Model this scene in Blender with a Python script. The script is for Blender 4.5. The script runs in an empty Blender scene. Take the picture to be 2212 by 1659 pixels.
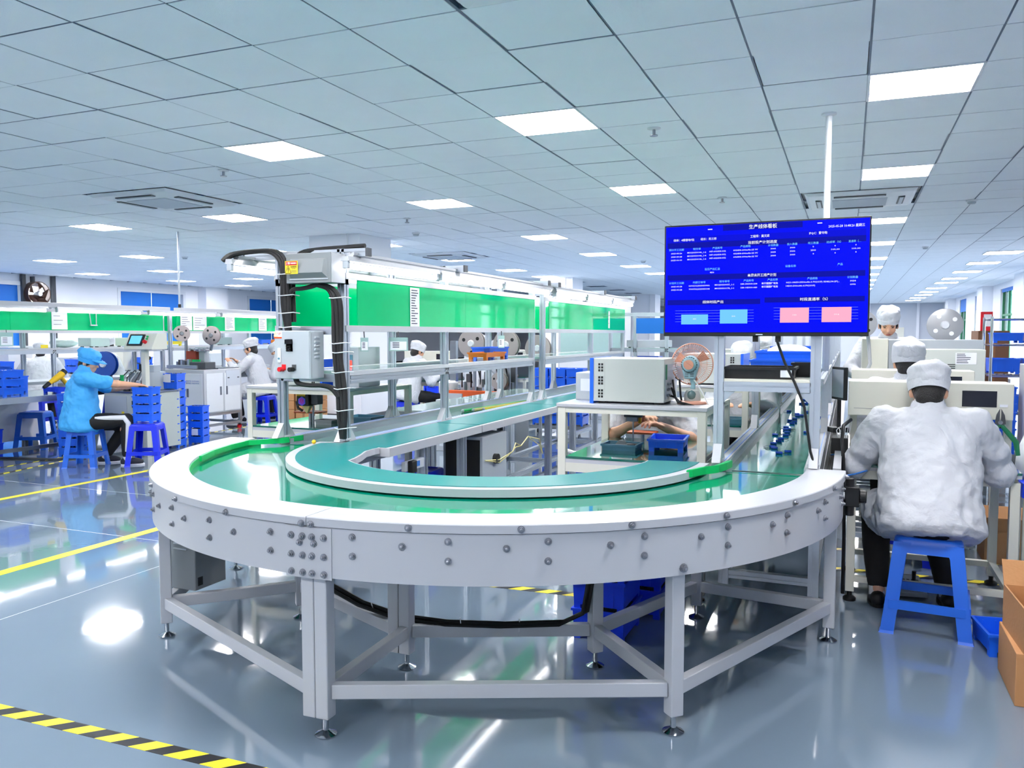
import bpy, bmesh, math, random
from mathutils import Vector, Matrix, Euler
random.seed(7)
scn = bpy.context.scene
COL = scn.collection
PI = math.pi

# ------------------------------------------------------------------ camera, world, exposure
EYE = 1.38
cam_d = bpy.data.cameras.new('camera'); cam = bpy.data.objects.new('camera', cam_d); COL.objects.link(cam)
_f = Vector((-0.38208, 0.92210, -0.06119)).normalized()
_r = _f.cross(Vector((0, 0, 1))).normalized(); _u = _r.cross(_f)
cam.matrix_world = Matrix(((_r.x, _u.x, -_f.x, 0), (_r.y, _u.y, -_f.y, 0), (_r.z, _u.z, -_f.z, EYE), (0, 0, 0, 1)))
cam_d.sensor_width = 36; cam_d.lens = 36 * 1753.6 / 2212; cam_d.clip_start = 0.05; cam_d.clip_end = 200
scn.camera = cam
world = bpy.data.worlds.new('sky'); scn.world = world; world.use_nodes = True
world.node_tree.nodes['Background'].inputs[0].default_value = (0.80, 0.90, 1.0, 1)
world.node_tree.nodes['Background'].inputs[1].default_value = 3.0
scn.view_settings.view_transform = 'Standard'; scn.view_settings.look = 'None'
scn.view_settings.gamma = 1; scn.view_settings.use_curve_mapping = False
EXPO = 1.9
scn.view_settings.exposure = EXPO
PANEL_EMIT = 15.0     # ceiling light panels
TUBE_EMIT = 2.0       # workstation tubes
scn.cycles.max_bounces = 6; scn.cycles.diffuse_bounces = 5; scn.cycles.glossy_bounces = 3
scn.cycles.use_adaptive_sampling = True; scn.cycles.adaptive_threshold = 0.07; scn.cycles.adaptive_min_samples = 20; scn.cycles.use_light_tree = False
scn.cycles.transmission_bounces = 3; scn.cycles.transparent_max_bounces = 4
scn.cycles.caustics_reflective = False; scn.cycles.caustics_refractive = False
scn.cycles.sample_clamp_indirect = 6.0

# ------------------------------------------------------------------ materials
MATS = {}
def lin(c):
    return tuple(((v / 255) / 12.92 if v / 255 <= 0.04045 else ((v / 255 + 0.055) / 1.055) ** 2.4) for v in c) + (1,)
def mat(name, rgb, rough=0.5, metal=0.0, spec=0.5, noise=0.0, nscale=20, bump=0.0, bscale=60, emit=None, estr=0, alpha=1, trans=0, coat=0, sheen=0):
    """procedural principled material: colour varied by a little noise, optional noise bump"""
    m = bpy.data.materials.new(name); m.use_nodes = True
    nt = m.node_tree; b = nt.nodes['Principled BSDF']
    col = lin(rgb)
    b.inputs['Base Color'].default_value = col
    b.inputs['Roughness'].default_value = rough; b.inputs['Metallic'].default_value = metal
    b.inputs['Specular IOR Level'].default_value = spec
    b.inputs['Coat Weight'].default_value = coat; b.inputs['Coat Roughness'].default_value = 0.04
    if alpha < 1: b.inputs['Alpha'].default_value = alpha
    if trans: b.inputs['Transmission Weight'].default_value = trans
    if noise or bump:
        tc = nt.nodes.new('ShaderNodeTexCoord')
    if noise:
        n = nt.nodes.new('ShaderNodeTexNoise'); n.inputs['Scale'].default_value = nscale; n.inputs['Detail'].default_value = 3
        mx = nt.nodes.new('ShaderNodeMix'); mx.data_type = 'RGBA'
        mx.inputs[6].default_value = tuple(c * (1 - noise) for c in col[:3]) + (1,)
        mx.inputs[7].default_value = tuple(min(1, c * (1 + noise)) for c in col[:3]) + (1,)
        nt.links.new(tc.outputs['Object'], n.inputs['Vector']); nt.links.new(n.outputs['Fac'], mx.inputs[0])
        nt.links.new(mx.outputs[2], b.inputs['Base Color'])
    if bump:
        n2 = nt.nodes.new('ShaderNodeTexNoise'); n2.inputs['Scale'].default_value = bscale; n2.inputs['Detail'].default_value = 2
        bp = nt.nodes.new('ShaderNodeBump'); bp.inputs['Strength'].default_value = bump; bp.inputs['Distance'].default_value = 0.01
        nt.links.new(tc.outputs['Object'], n2.inputs['Vector']); nt.links.new(n2.outputs['Fac'], bp.inputs['Height'])
        nt.links.new(bp.outputs['Normal'], b.inputs['Normal'])
    if emit is not None:
        b.inputs['Emission Color'].default_value = lin(emit); b.inputs['Emission Strength'].default_value = estr
    MATS[name] = m
    return m
M = MATS
mat('white_paint', (186, 189, 195), 0.32, noise=0.02, nscale=3)
mat('white_plastic', (220, 223, 228), 0.4, noise=0.02)
mat('wall_white', (232, 234, 240), 0.7, noise=0.02, nscale=2)
mat('wall_grey', (196, 202, 212), 0.7, noise=0.02, nscale=2)
mat('ceiling_tile', (243, 247, 252), 0.75, noise=0.03, nscale=3, bump=0.15, bscale=200)
mat('grid_metal', (92, 108, 128), 0.5, metal=0.3, noise=0.03)  # bars darker than white metal: shadow at the tile edges put into the colour
mat('alu', (190, 198, 208), 0.34, metal=0.85, noise=0.05, nscale=6)
mat('alu_dark', (120, 128, 140), 0.4, metal=0.8, noise=0.05)
mat('steel', (150, 155, 162), 0.3, metal=1.0, noise=0.06, nscale=30)
mat('bolt_steel', (150, 153, 160), 0.3, metal=0.8, noise=0.05, nscale=40)
mat('chrome', (205, 208, 212), 0.12, metal=1.0, noise=0.03)
mat('beige', (214, 214, 202), 0.42, noise=0.02, nscale=4)
mat('beige_grey', (190, 196, 192), 0.42, noise=0.02, nscale=4)
mat('grey_paint', (128, 134, 138), 0.42, noise=0.03, nscale=5)
mat('light_grey', (178, 186, 194), 0.42, noise=0.02, nscale=5)
mat('dark_grey', (70, 74, 80), 0.5, noise=0.05)
mat('black', (14, 15, 18), 0.45, noise=0.1)
mat('black_gloss', (10, 12, 18), 0.12, noise=0.05)
mat('rubber', (22, 22, 25), 0.6, noise=0.1, bump=0.1)
mat('bin_blue', (22, 100, 236), 0.38, noise=0.06, nscale=8)
mat('bin_deep', (14, 62, 226), 0.38, noise=0.06, nscale=8)
mat('stool_blue', (34, 106, 222), 0.33, noise=0.05, nscale=8)
mat('stool_deep', (10, 46, 228), 0.33, noise=0.05, nscale=8)
mat('bin_orange', (240, 128, 28), 0.4, noise=0.05)
mat('bin_yellow', (248, 218, 40), 0.4, noise=0.05)
mat('tray_teal', (86, 142, 166), 0.45, noise=0.05)
mat('orange_paint', (222, 88, 30), 0.4, noise=0.05)
mat('red_plastic', (220, 24, 36), 0.35, noise=0.03)
mat('rust_red', (158, 62, 44), 0.45, noise=0.06)
mat('yellow_plastic', (236, 190, 30), 0.4, noise=0.04)
mat('green_strap', (0, 190, 100), 0.35, noise=0.04)
mat('green_metal', (30, 120, 80), 0.4, noise=0.05)
mat('board_green', (24, 120, 74), 0.4, noise=0.1, nscale=40)
mat('belt', (0, 132, 104), 0.09, spec=0.6, noise=0.05, nscale=4, coat=0.6)
mat('teal_mat', (0, 124, 124), 0.34, noise=0.05, nscale=3)
mat('acrylic', (0, 190, 116), 0.04, spec=0.2, noise=0.04, nscale=2)
mat('glass_green', (20, 96, 84), 0.06, spec=0.6, noise=0.06, nscale=5, coat=0.6)
mat('glass_edge', (4, 52, 44), 0.1)
mat('glass_pale', (160, 192, 188), 0.1, noise=0.03, coat=0.4)
mat('blind_blue', (0, 112, 206), 0.6, noise=0.03, nscale=4, bump=0.1)
mat('curtain_green', (70, 190, 150), 0.6, noise=0.05)
mat('carton', (184, 134, 88), 0.75, noise=0.06, nscale=6, bump=0.1)
mat('carton_dark', (120, 84, 60), 0.7, noise=0.08, nscale=6)
mat('carton_in', (150, 104, 70), 0.8, noise=0.06)
mat('wood_red', (186, 88, 46), 0.4, noise=0.12, nscale=12)
mat('paper', (236, 238, 244), 0.7, noise=0.02)
mat('ink', (60, 64, 84), 0.7)
mat('ink_blue', (96, 128, 190), 0.6)
mat('ink_black', (20, 20, 22), 0.6)
mat('sign_red', (196, 24, 24), 0.5)
mat('sign_yellow', (238, 212, 44), 0.5)
mat('sign_orange', (226, 92, 40), 0.5)
mat('white_flat', (246, 246, 248), 0.5)
mat('skin', (222, 170, 138), 0.5, noise=0.06, nscale=14)
mat('skin_pink', (206, 150, 134), 0.5, noise=0.1, nscale=20)
mat('hair', (20, 17, 17), 0.45, noise=0.2, bump=0.5, bscale=220)
mat('lip', (176, 96, 90), 0.5)
mat('trousers', (16, 17, 20), 0.75, noise=0.15, bump=0.25, bscale=18)
mat('sock', (226, 226, 230), 0.8, noise=0.03)
mat('shoe', (30, 34, 48), 0.6, noise=0.1)
mat('shirt_blue', (64, 170, 240), 0.6, noise=0.05, nscale=6, bump=0.6, bscale=9)
mat('fan_pink', (226, 164, 138), 0.4, noise=0.03)
mat('fan_mint', (156, 196, 206), 0.4, noise=0.03)
mat('fan_green', (92, 122, 122), 0.25, noise=0.05)
mat('reel_grey', (176, 178, 182), 0.35, metal=0.4, noise=0.06, nscale=10)
mat('reel_brown', (86, 62, 52), 0.3, metal=0.3, noise=0.15, nscale=6)
mat('reel_pinkgrey', (172, 162, 160), 0.4, metal=0.2, noise=0.05, nscale=10)
mat('reel_blue', (24, 78, 170), 0.4, noise=0.04)
mat('cell_blue', (12, 58, 176), 0.3, noise=0.08, nscale=30)
mat('cable_white', (224, 226, 228), 0.45)
mat('cable_yellow', (214, 204, 140), 0.5)
mat('cable_blue', (60, 130, 220), 0.45)
mat('film_blue', (130, 170, 240), 0.4)
mat('floor_yellow', (240, 224, 40), 0.35, noise=0.04, nscale=14)
mat('screen_dark', (26, 30, 44), 0.15, noise=0.1)
mat('bag', (226, 230, 236), 0.35, noise=0.05, bump=0.7, bscale=25)
mat('pane', (225, 240, 245), 0.05, trans=0.9)
mat('lcd', (90, 170, 210), 0.2, emit=(90, 170, 210), estr=0.3)
mat('led_panel', (255, 255, 255), 0.6, emit=(255, 251, 251), estr=PANEL_EMIT)
mat('led_tube', (255, 255, 255), 0.5, emit=(255, 252, 252), estr=TUBE_EMIT)
mat('led_red', (255, 40, 30), 0.4, emit=(255, 40, 30), estr=1.5)
def cloth(name, rgb, stripes):
    """white cleanroom cloth: fine woven stripes plus soft creases"""
    m = mat(name, rgb, 0.7, sheen=0.2)
    nt = m.node_tree; b = nt.nodes['Principled BSDF']
    tc = nt.nodes.new('ShaderNodeTexCoord')
    w = nt.nodes.new('ShaderNodeTexWave'); w.inputs['Scale'].default_value = stripes; w.bands_direction = 'X'
    w.inputs['Distortion'].default_value = 0.4
    mx = nt.nodes.new('ShaderNodeMix'); mx.data_type = 'RGBA'
    c = lin(rgb); mx.inputs[6].default_value = tuple(v * 0.86 for v in c[:3]) + (1,); mx.inputs[7].default_value = c
    n = nt.nodes.new('ShaderNodeTexNoise'); n.inputs['Scale'].default_value = 7; n.inputs['Detail'].default_value = 5; n.inputs['Distortion'].default_value = 1.2
    bp = nt.nodes.new('ShaderNodeBump'); bp.inputs['Strength'].default_value = 0.8; bp.inputs['Distance'].default_value = 0.02
    L = nt.links.new
    L(tc.outputs['Object'], w.inputs['Vector']); L(tc.outputs['Object'], n.inputs['Vector'])
    L(w.outputs['Fac'], mx.inputs[0]); L(mx.outputs[2], b.inputs['Base Color'])
    L(n.outputs['Fac'], bp.inputs['Height']); L(bp.outputs['Normal'], b.inputs['Normal'])
    return m
cloth('coat_white', (206, 209, 216), 55)
cloth('cap_white', (212, 215, 221), 70)
def floor_material():
    m = bpy.data.materials.new('epoxy'); m.use_nodes = True; nt = m.node_tree; b = nt.nodes['Principled BSDF']; L = nt.links.new
    tc = nt.nodes.new('ShaderNodeTexCoord')
    n = nt.nodes.new('ShaderNodeTexNoise'); n.inputs['Scale'].default_value = 0.7; n.inputs['Detail'].default_value = 4
    mx = nt.nodes.new('ShaderNodeMix'); mx.data_type = 'RGBA'
    mx.inputs[6].default_value = lin((106, 123, 139)); mx.inputs[7].default_value = lin((124, 142, 159))
    n2 = nt.nodes.new('ShaderNodeTexNoise'); n2.inputs['Scale'].default_value = 5.0; n2.inputs['Detail'].default_value = 3
    bp = nt.nodes.new('ShaderNodeBump'); bp.inputs['Strength'].default_value = 0.10; bp.inputs['Distance'].default_value = 0.006
    L(tc.outputs['Object'], n.inputs['Vector']); L(tc.outputs['Object'], n2.inputs['Vector'])
    L(n.outputs['Fac'], mx.inputs[0]); L(mx.outputs[2], b.inputs['Base Color'])
    L(n2.outputs['Fac'], bp.inputs['Height']); L(bp.outputs['Normal'], b.inputs['Normal'])
    b.inputs['Roughness'].default_value = 0.07; b.inputs['Specular IOR Level'].default_value = 0.6
    b.inputs['Coat Weight'].default_value = 0.5; b.inputs['Coat Roughness'].default_value = 0.03
    M['epoxy'] = m
floor_material()
def tape_material():
    """diagonal black and yellow hazard tape (object x runs along the tape)"""
    m = bpy.data.materials.new('hazard_tape'); m.use_nodes = True; nt = m.node_tree; b = nt.nodes['Principled BSDF']; L = nt.links.new
    tc = nt.nodes.new('ShaderNodeTexCoord'); sp = nt.nodes.new('ShaderNodeSeparateXYZ')
    a = nt.nodes.new('ShaderNodeMath'); a.operation = 'SUBTRACT'
    d = nt.nodes.new('ShaderNodeMath'); d.operation = 'FRACT'; s = nt.nodes.new('ShaderNodeMath'); s.operation = 'MULTIPLY'; s.inputs[1].default_value = 6.6
    g = nt.nodes.new('ShaderNodeMath'); g.operation = 'GREATER_THAN'; g.inputs[1].default_value = 0.5
    mx = nt.nodes.new('ShaderNodeMix'); mx.data_type = 'RGBA'
    mx.inputs[6].default_value = lin((240, 222, 50)); mx.inputs[7].default_value = lin((34, 34, 38))
    L(tc.outputs['Object'], sp.inputs[0]); L(sp.outputs[0], a.inputs[0]); L(sp.outputs[1], a.inputs[1])
    L(a.outputs[0], s.inputs[0]); L(s.outputs[0], d.inputs[0]); L(d.outputs[0], g.inputs[0]); L(g.outputs[0], mx.inputs[0]); L(mx.outputs[2], b.inputs['Base Color'])
    b.inputs['Roughness'].default_value = 0.35
    M['hazard_tape'] = m
tape_material()

# ------------------------------------------------------------------ mesh helpers
class MB:
    """collects simple solids into one mesh"""
    def __init__(s): s.v = []; s.f = []
    def add(s, vs, fs):
        o = len(s.v); s.v += [tuple(x) for x in vs]; s.f += [tuple(i + o for i in q) for q in fs]; return s
    def b2(s, x0, x1, y0, y1, z0, z1):
        return s.add([(x0, y0, z0), (x1, y0, z0), (x1, y1, z0), (x0, y1, z0), (x0, y0, z1), (x1, y0, z1), (x1, y1, z1), (x0, y1, z1)],
                     [(0, 3, 2, 1), (4, 5, 6, 7), (0, 1, 5, 4), (1, 2, 6, 5), (2, 3, 7, 6), (3, 0, 4, 7)])
    def box(s, c, d, rot=None):
        v = [Vector((sx * d[0] / 2, sy * d[1] / 2, sz * d[2] / 2)) for sz in (-1, 1) for sx, sy in ((-1, -1), (1, -1), (1, 1), (-1, 1))]
        if rot is not None: v = [rot @ q for q in v]
        c = Vector(c)
        return s.add([q + c for q in v], [(0, 3, 2, 1), (4, 5, 6, 7), (0, 1, 5, 4), (1, 2, 6, 5), (2, 3, 7, 6), (3, 0, 4, 7)])
    def loft(s, rings, cap=True, closed=True):
        n = len(rings[0]); o = len(s.v)
        for r in rings: s.v += [tuple(p) for p in r]
        for k in range(len(rings) - 1):
            for i in range(n if closed else n - 1):
                j = (i + 1) % n
                s.f.append((o + k * n + i, o + k * n + j, o + (k + 1) * n + j, o + (k + 1) * n + i))
        if cap:
            s.f.append(tuple(o + i for i in reversed(range(n)))); s.f.append(tuple(o + (len(rings) - 1) * n + i for i in range(n)))
        return s
    def tube(s, pts, r, n=8, cap=True):
        pts = [Vector(p) for p in pts]; rr = r if isinstance(r, (list, tuple)) else [r] * len(pts)
        rings = []; up = None
        for i, p in enumerate(pts):
            t = (pts[min(i + 1, len(pts) - 1)] - pts[max(i - 1, 0)])
            t = t.normalized() if t.length > 1e-9 else Vector((0, 0, 1))
            if up is None:
                up = Vector((0, 0, 1)) if abs(t.z) < 0.9 else Vector((1, 0, 0))
            a = (up - t * up.dot(t))
            if a.length < 1e-4: a = t.orthogonal()
            a.normalize(); up = a; b = t.cross(a)
            rings.append([p + (a * math.cos(2 * PI * k / n) + b * math.sin(2 * PI * k / n)) * rr[i] for k in range(n)])
        return s.loft(rings, cap)
    def cyl(s, p0, p1, r, n=14, r2=None):
        return s.tube([p0, p1], [r, r if r2 is None else r2], n)
    def lathe(s, prof, c=(0, 0, 0), n=20, axis='z', cap=True):
        c = Vector(c); rings = []
        for r, h in prof:
            ring = []
            for k in range(n):
                a = 2 * PI * k / n; x, y = r * math.cos(a), r * math.sin(a)
                ring.append(c + (Vector((x, y, h)) if axis == 'z' else Vector((x, h, y)) if axis == 'y' else Vector((h, x, y))))
            rings.append(ring)
        return s.loft(rings, cap)
    def prism(s, poly, z0, z1):
        return s.loft([[(x, y, z0) for x, y in poly], [(x, y, z1) for x, y in poly]])
    def extr(s, poly, p0, p1, up=(0, 0, 1)):
        """2-D outline (side, up) swept from p0 to p1"""
        p0, p1 = Vector(p0), Vector(p1); t = (p1 - p0).normalized(); up = Vector(up)
        if abs(t.dot(up)) > 0.95: up = Vector((0, 1, 0))
        sd = t.cross(up).normalized(); u = sd.cross(t)
        return s.loft([[p0 + sd * a + u * b for a, b in poly], [p1 + sd * a + u * b for a, b in poly]])
    def sector(s, c, r0, r1, a0, a1, z0, z1, n=48):
        """solid ring sector"""
        full = abs(a1 - a0) >= 2 * PI - 1e-6
        rings = []
        for k in range(n + 1):
            a = a0 + (a1 - a0) * k / n; ca, sa = math.cos(a), math.sin(a)
            rings.append([(c[0] + r0 * ca, c[1] + r0 * sa, z0), (c[0] + r1 * ca, c[1] + r1 * sa, z0), (c[0] + r1 * ca, c[1] + r1 * sa, z1), (c[0] + r0 * ca, c[1] + r0 * sa, z1)])
        return s.loft(rings, not full)
    def ell(s, c, r, n=14, m=9, rot=None):
        c = Vector(c); rings = []
        for i in range(m + 1):
            t = -PI / 2 + PI * i / m; t = max(-PI / 2 + 0.02, min(PI / 2 - 0.02, t))
            ring = []
            for k in range(n):
                a = 2 * PI * k / n; q = Vector((r[0] * math.cos(t) * math.cos(a), r[1] * math.cos(t) * math.sin(a), r[2] * math.sin(t)))
                ring.append(c + (rot @ q if rot is not None else q))
            rings.append(ring)
        return s.loft(rings)
    def mesh(s, name):
        me = bpy.data.meshes.new(name); me.from_pydata(s.v, [], s.f); me.update(); return me
    def build(s, name, m, parent=None, smooth=False, bevel=0, loc=None, angle=40):
        me = s.mesh(name); bm = bmesh.new(); bm.from_mesh(me); bmesh.ops.recalc_face_normals(bm, faces=bm.faces); bm.to_mesh(me); bm.free()
        me.materials.append(M[m] if isinstance(m, str) else m)
        if smooth:
            me.shade_smooth(); me.set_sharp_from_angle(angle=math.radians(angle))
        return link(name, me, parent, bevel, loc)
def link(name, me, parent=None, bevel=0, loc=None):
    o = bpy.data.objects.new(name, me); COL.objects.link(o)
    if parent is not None: o.parent = parent
    if loc is not None: o.location = loc
    if bevel:
        b = o.modifiers.new('edge', 'BEVEL'); b.width = bevel; b.segments = 2; b.limit_method = 'ANGLE'; b.angle_limit = math.radians(40)
    return o
def inst(name, src, parent, loc=(0, 0, 0), rot=None, scale=None):
    """another object sharing src's mesh"""
    o = bpy.data.objects.new(name, src.data); COL.objects.link(o); o.parent = parent; o.location = loc
    if rot is not None: o.rotation_euler = rot
    if scale is not None: o.scale = scale
    for md in src.modifiers:
        n = o.modifiers.new(md.name, md.type)
        for k in ('width', 'segments', 'limit_method', 'angle_limit'):
            if hasattr(md, k): setattr(n, k, getattr(md, k))
    return o
def tag(o, label=None, cat=None, group=None, kind=None):
    if label: o['label'] = label
    if cat: o['category'] = cat
    if group: o['group'] = group
    if kind: o['kind'] = kind
    return o
def thing(name, label, cat, loc=(0, 0, 0), rz=0, group=None):
    o = bpy.data.objects.new(name, None); COL.objects.link(o); o.empty_display_size = 0.1
    o.location = loc; o.rotation_euler = (0, 0, rz)
    return tag(o, label, cat, group)
def struct(o, kind='structure'):
    o['kind'] = kind; return o
def children(o): return [c for c in COL.objects if c.parent == o]
def dup(root, loc, rz=None, label=None, group=None):
    r = root.copy(); COL.objects.link(r); r.location = loc
    if rz is not None: r.rotation_euler = (0, 0, rz)
    if label: r['label'] = label
    if group: r['group'] = group
    for ch in TREE.get(root.name) or children(root):
        c = ch.copy(); COL.objects.link(c); c.parent = r
        for g in TREE.get(ch.name) or children(ch):
            d = g.copy(); COL.objects.link(d); d.parent = c
    return r
TREE = {}
def text(body, size, m, parent, loc, rot, name='lettering', align='CENTER', depth=0.0, width=None):
    """flat lettering as a mesh"""
    cu = bpy.data.curves.new(name, 'FONT'); cu.body = body; cu.size = size; cu.align_x = align; cu.align_y = 'CENTER'
    cu.resolution_u = 1; cu.extrude = depth; cu.offset = size * .012
    t = bpy.data.objects.new(name, cu); COL.objects.link(t); t.parent = parent; t.location = loc; t.rotation_euler = rot
    TEXTS.append((t, m, width)); return t
TEXTS = []
def text_all():
    """turn all lettering into flat meshes in one go"""
    dg = bpy.context.evaluated_depsgraph_get(); dg.update()
    for t, m, width in TEXTS:
        me = bpy.data.meshes.new_from_object(t.evaluated_get(dg)); me.materials.clear(); me.materials.append(M[m])
        nm = t.name; o = link(nm, me, t.parent, 0, t.location); o.rotation_euler = t.rotation_euler
        if width and len(me.vertices):
            xs = [v.co.x for v in me.vertices]; w = max(xs) - min(xs)
            if w > 0: o.scale = (width / w, 1, 1)
    for t, m, width in TEXTS:
        bpy.data.objects.remove(t)
FRONT = (PI / 2, 0, 0)          # lettering that faces -y
def profile(w, slot=True):
    """outline of a square aluminium extrusion with a groove in each side"""
    h = w / 2; g = w * 0.12; d = w * 0.14
    if not slot: return [(-h, -h), (h, -h), (h, h), (-h, h)]
    return [(-h, -h), (-g, -h), (-g, -h + d), (g, -h + d), (g, -h), (h, -h), (h, -g), (h - d, -g), (h - d, g), (h, g), (h, h), (g, h), (g, h - d), (-g, h - d), (-g, h), (-h, h), (-h, g), (-h + d, g), (-h + d, -g), (-h, -g)]
P40 = profile(0.045); P30 = profile(0.032)
def alu(p0, p1, parent, name='post', w=0.045, m='alu'):
    return MB().extr(profile(w), p0, p1).build(name, m, parent)

# ------------------------------------------------------------------ the room
ZC = 2.91
X0, X1, Y0, Y1 = -19.6, 4.2, -7.0, 44.5
GX, GY, PX, PY = 0.0717, 2.957, 0.607, 0.594
floor = struct(MB().b2(X0 - .3, X1 + .3, Y0 - .3, Y1 + .3, -0.2, 0).build('floor', 'epoxy'))
for x0, x1, y0, y1 in ((-12, -1.8, 4.04, 4.046), (-12, -2.2, 5.18, 5.186), (-3.768, -3.762, -3, 3.9), (-12, 3, 8.7, 8.706)):
    MB().b2(x0, x1, y0, y1, -0.01, 0.0006).build('floor_joint', 'wall_grey', floor)
ceiling = struct(MB().b2(X0 - .3, X1 + .3, Y0 - .3, Y1 + .3, ZC + 0.05, ZC + 0.2).build('ceiling', 'wall_white'))
_ix = range(math.floor((X0 - GX) / PX), math.floor((X1 - GX) / PX) + 1); _iy = range(math.floor((Y0 - GY) / PY), math.floor((Y1 - GY) / PY) + 1)
gm = MB()
for i in _ix: gm.b2(GX + i * PX - .011, GX + i * PX + .011, Y0, Y1, ZC + .004, ZC + .03)
for j in _iy: gm.b2(X0, X1, GY + j * PY - .011, GY + j * PY + .011, ZC + .0045, ZC + .03)
gm.b2(X0, X0 + .5, Y0, Y1, ZC + .002, ZC + .03).b2(X1 - .45, X1, Y0, Y1, ZC + .002, ZC + .03).b2(X0, X1, Y1 - .5, Y1, ZC + .002, ZC + .03) if 0 else None
gm.build('ceiling_grid', 'grid_metal', ceiling)
LIGHT_COLS = (0, -4, -8, -13, -17, -22, -26, -30)
LIGHT_ROWS = (-13, -7, -1, 4, 9, 15, 20, 25, 29, 33, 37, 41, 45, 50, 54, 58, 62, 66)
AC = ((-13, 6), (-1, 11), (-13, 18), (-3, -1))
ac_cells = {(i + a, j + b) for i, j in AC for a in (0, 1) for b in (0, 1)}
light_cells = set()
for j in LIGHT_ROWS:
    for i in LIGHT_COLS:
        if (i, j) in ac_cells: continue
        x, y = GX + (i + .5) * PX, GY + (j + .5) * PY
        if -7.9 < x < -6.8 and (10.5 < y < 11.6 or 20.7 < y < 21.9): continue
        if j == 4 and i in (-13, -17, -22): continue
        light_cells.add((i, j))
cells = []
for i in _ix:
    for j in _iy:
        if (i, j) in light_cells or (i, j) in ac_cells: continue
        x, y = GX + (i + .5) * PX, GY + (j + .5) * PY
        if x > X1 or x < X0 or y > Y1 or y < Y0: continue
        # how large it shows: in front of the camera and inside the frame first
        v = Vector((x, y, ZC - EYE)); d = v.dot(_f); vis = 0
        if d > .3:
            px = 1753.6 * v.dot(_r) / d; py = 1753.6 * v.dot(_u) / d
            if abs(px) < 1250 and -830 < py < 980: vis = 1 / d ** 2
        cells.append((-vis, x, y))
cells.sort()
tile_me = None; rest = MB(); TW, TH = PX / 2 - .006, PY / 2 - .006
for k, (vv, x, y) in enumerate(cells):
    if k < 300 and vv < 0:
        if tile_me is None:
            t = MB().b2(-TW, TW, -TH, TH, 0, .012).build('ceiling_tile', 'ceiling_tile', ceiling, loc=(x, y, ZC)); tile_me = t
        else:
            inst('ceiling_tile', tile_me, ceiling, (x, y, ZC + random.choice((0, 0, 0, .002, .004))))
    else:
        rest.b2(x - TW, x + TW, y - TH, y + TH, ZC, ZC + .012)
struct(rest.build('ceiling_tile_field', 'ceiling_tile', ceiling), 'stuff')
# light panels
LAB = 'square white LED light panel glowing flush in the tiled ceiling'
proto = thing('ceiling_light', LAB, 'ceiling light', (0, 0, ZC), 0, 'square LED ceiling light panels')
_w, _h = PX / 2 - .004, PY / 2 - .004
fr = MB()
for a in (-1, 1):
    fr.b2(a * _w - .008, a * _w + .008, -_h, _h, -.004, .02); fr.b2(-_w, _w, a * _h - .008, a * _h + .008, -.0045, .02)
fr.build('frame', 'white_plastic', proto); MB().b2(-_w + .012, _w - .012, -_h + .012, _h - .012, 0, .012).build('diffuser', 'led_panel', proto)
TREE[proto.name] = children(proto)
first = True
NUM = ('first', 'second', 'third', 'fourth', 'fifth', 'sixth', 'seventh', 'eighth', 'ninth', 'tenth', 'eleventh', 'twelfth', 'thirteenth', 'fourteenth', 'fifteenth', 'sixteenth')
for i, j in sorted(light_cells, key=lambda c: c[1]):
    x, y = GX + (i + .5) * PX, GY + (j + .5) * PY
    if y > Y1 - 1: continue
    if y > 21 and i not in (0, -4, -8): continue
    if y < 0 and i < -17: continue
    vr = [r for r in LIGHT_ROWS if r >= 4]
    if j >= 4: lab = 'square LED ceiling panel in the %s row back, %s column from the right' % (NUM[vr.index(j)], NUM[LIGHT_COLS.index(i)])
    else: lab = 'square LED ceiling panel over the near floor, %s row behind, %s column' % (NUM[[-1, -7, -13].index(j)], NUM[LIGHT_COLS.index(i)])
    if first: proto.location = (x, y, ZC); first = False; proto['label'] = lab
    else: dup(proto, (x, y, ZC), None, lab)
for k, y in enumerate((17.6, 20.0, 22.6, 25.2, 27.2, 30.2, 32.8, 35.2, 38, 40.8)):
    dup(proto, (2.62, y, ZC - .012), None, 'slim far LED ceiling panel close to the right wall, %s one back' % NUM[k])
# cassette air conditioners
acl = ['square ceiling cassette air conditioner with dark louvre slots beyond the yellow floor lines', 'square ceiling cassette air conditioner behind the white ceiling pole',
       'far square ceiling cassette air conditioner beside the white pillar', 'square ceiling cassette air conditioner cut off by the top edge']
for n, (i, j) in enumerate(AC):
    t = thing('air_conditioner', acl[n], 'air conditioner', (GX + (i + 1) * PX, GY + (j + 1) * PY, ZC), 0, 'ceiling cassette air conditioners')
    MB().loft([[(-.56, -.56, 0), (.56, -.56, 0), (.56, .56, 0), (-.56, .56, 0)], [(-.52, -.52, -.03), (.52, -.52, -.03), (.52, .52, -.03), (-.52, .52, -.03)], [(-.30, -.30, -.045), (.30, -.30, -.045), (.30, .30, -.045), (-.30, .30, -.045)]]).build('panel', 'white_plastic', t)
    MB().b2(-.28, .28, -.28, .28, -.053, -.044).build('intake_grille', 'wall_grey', t)
    for a in range(4):
        o = MB().b2(-.26, .26, -.455, -.39, -.046, -.033).build('louvre', 'dark_grey', t); o.rotation_euler = (0, 0, a * PI / 2)
        s = MB().b2(-.25, .25, -.44, -.405, -.052, -.047).build('vane', 'light_grey', t); s.rotation_euler = (0, 0, a * PI / 2)
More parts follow.
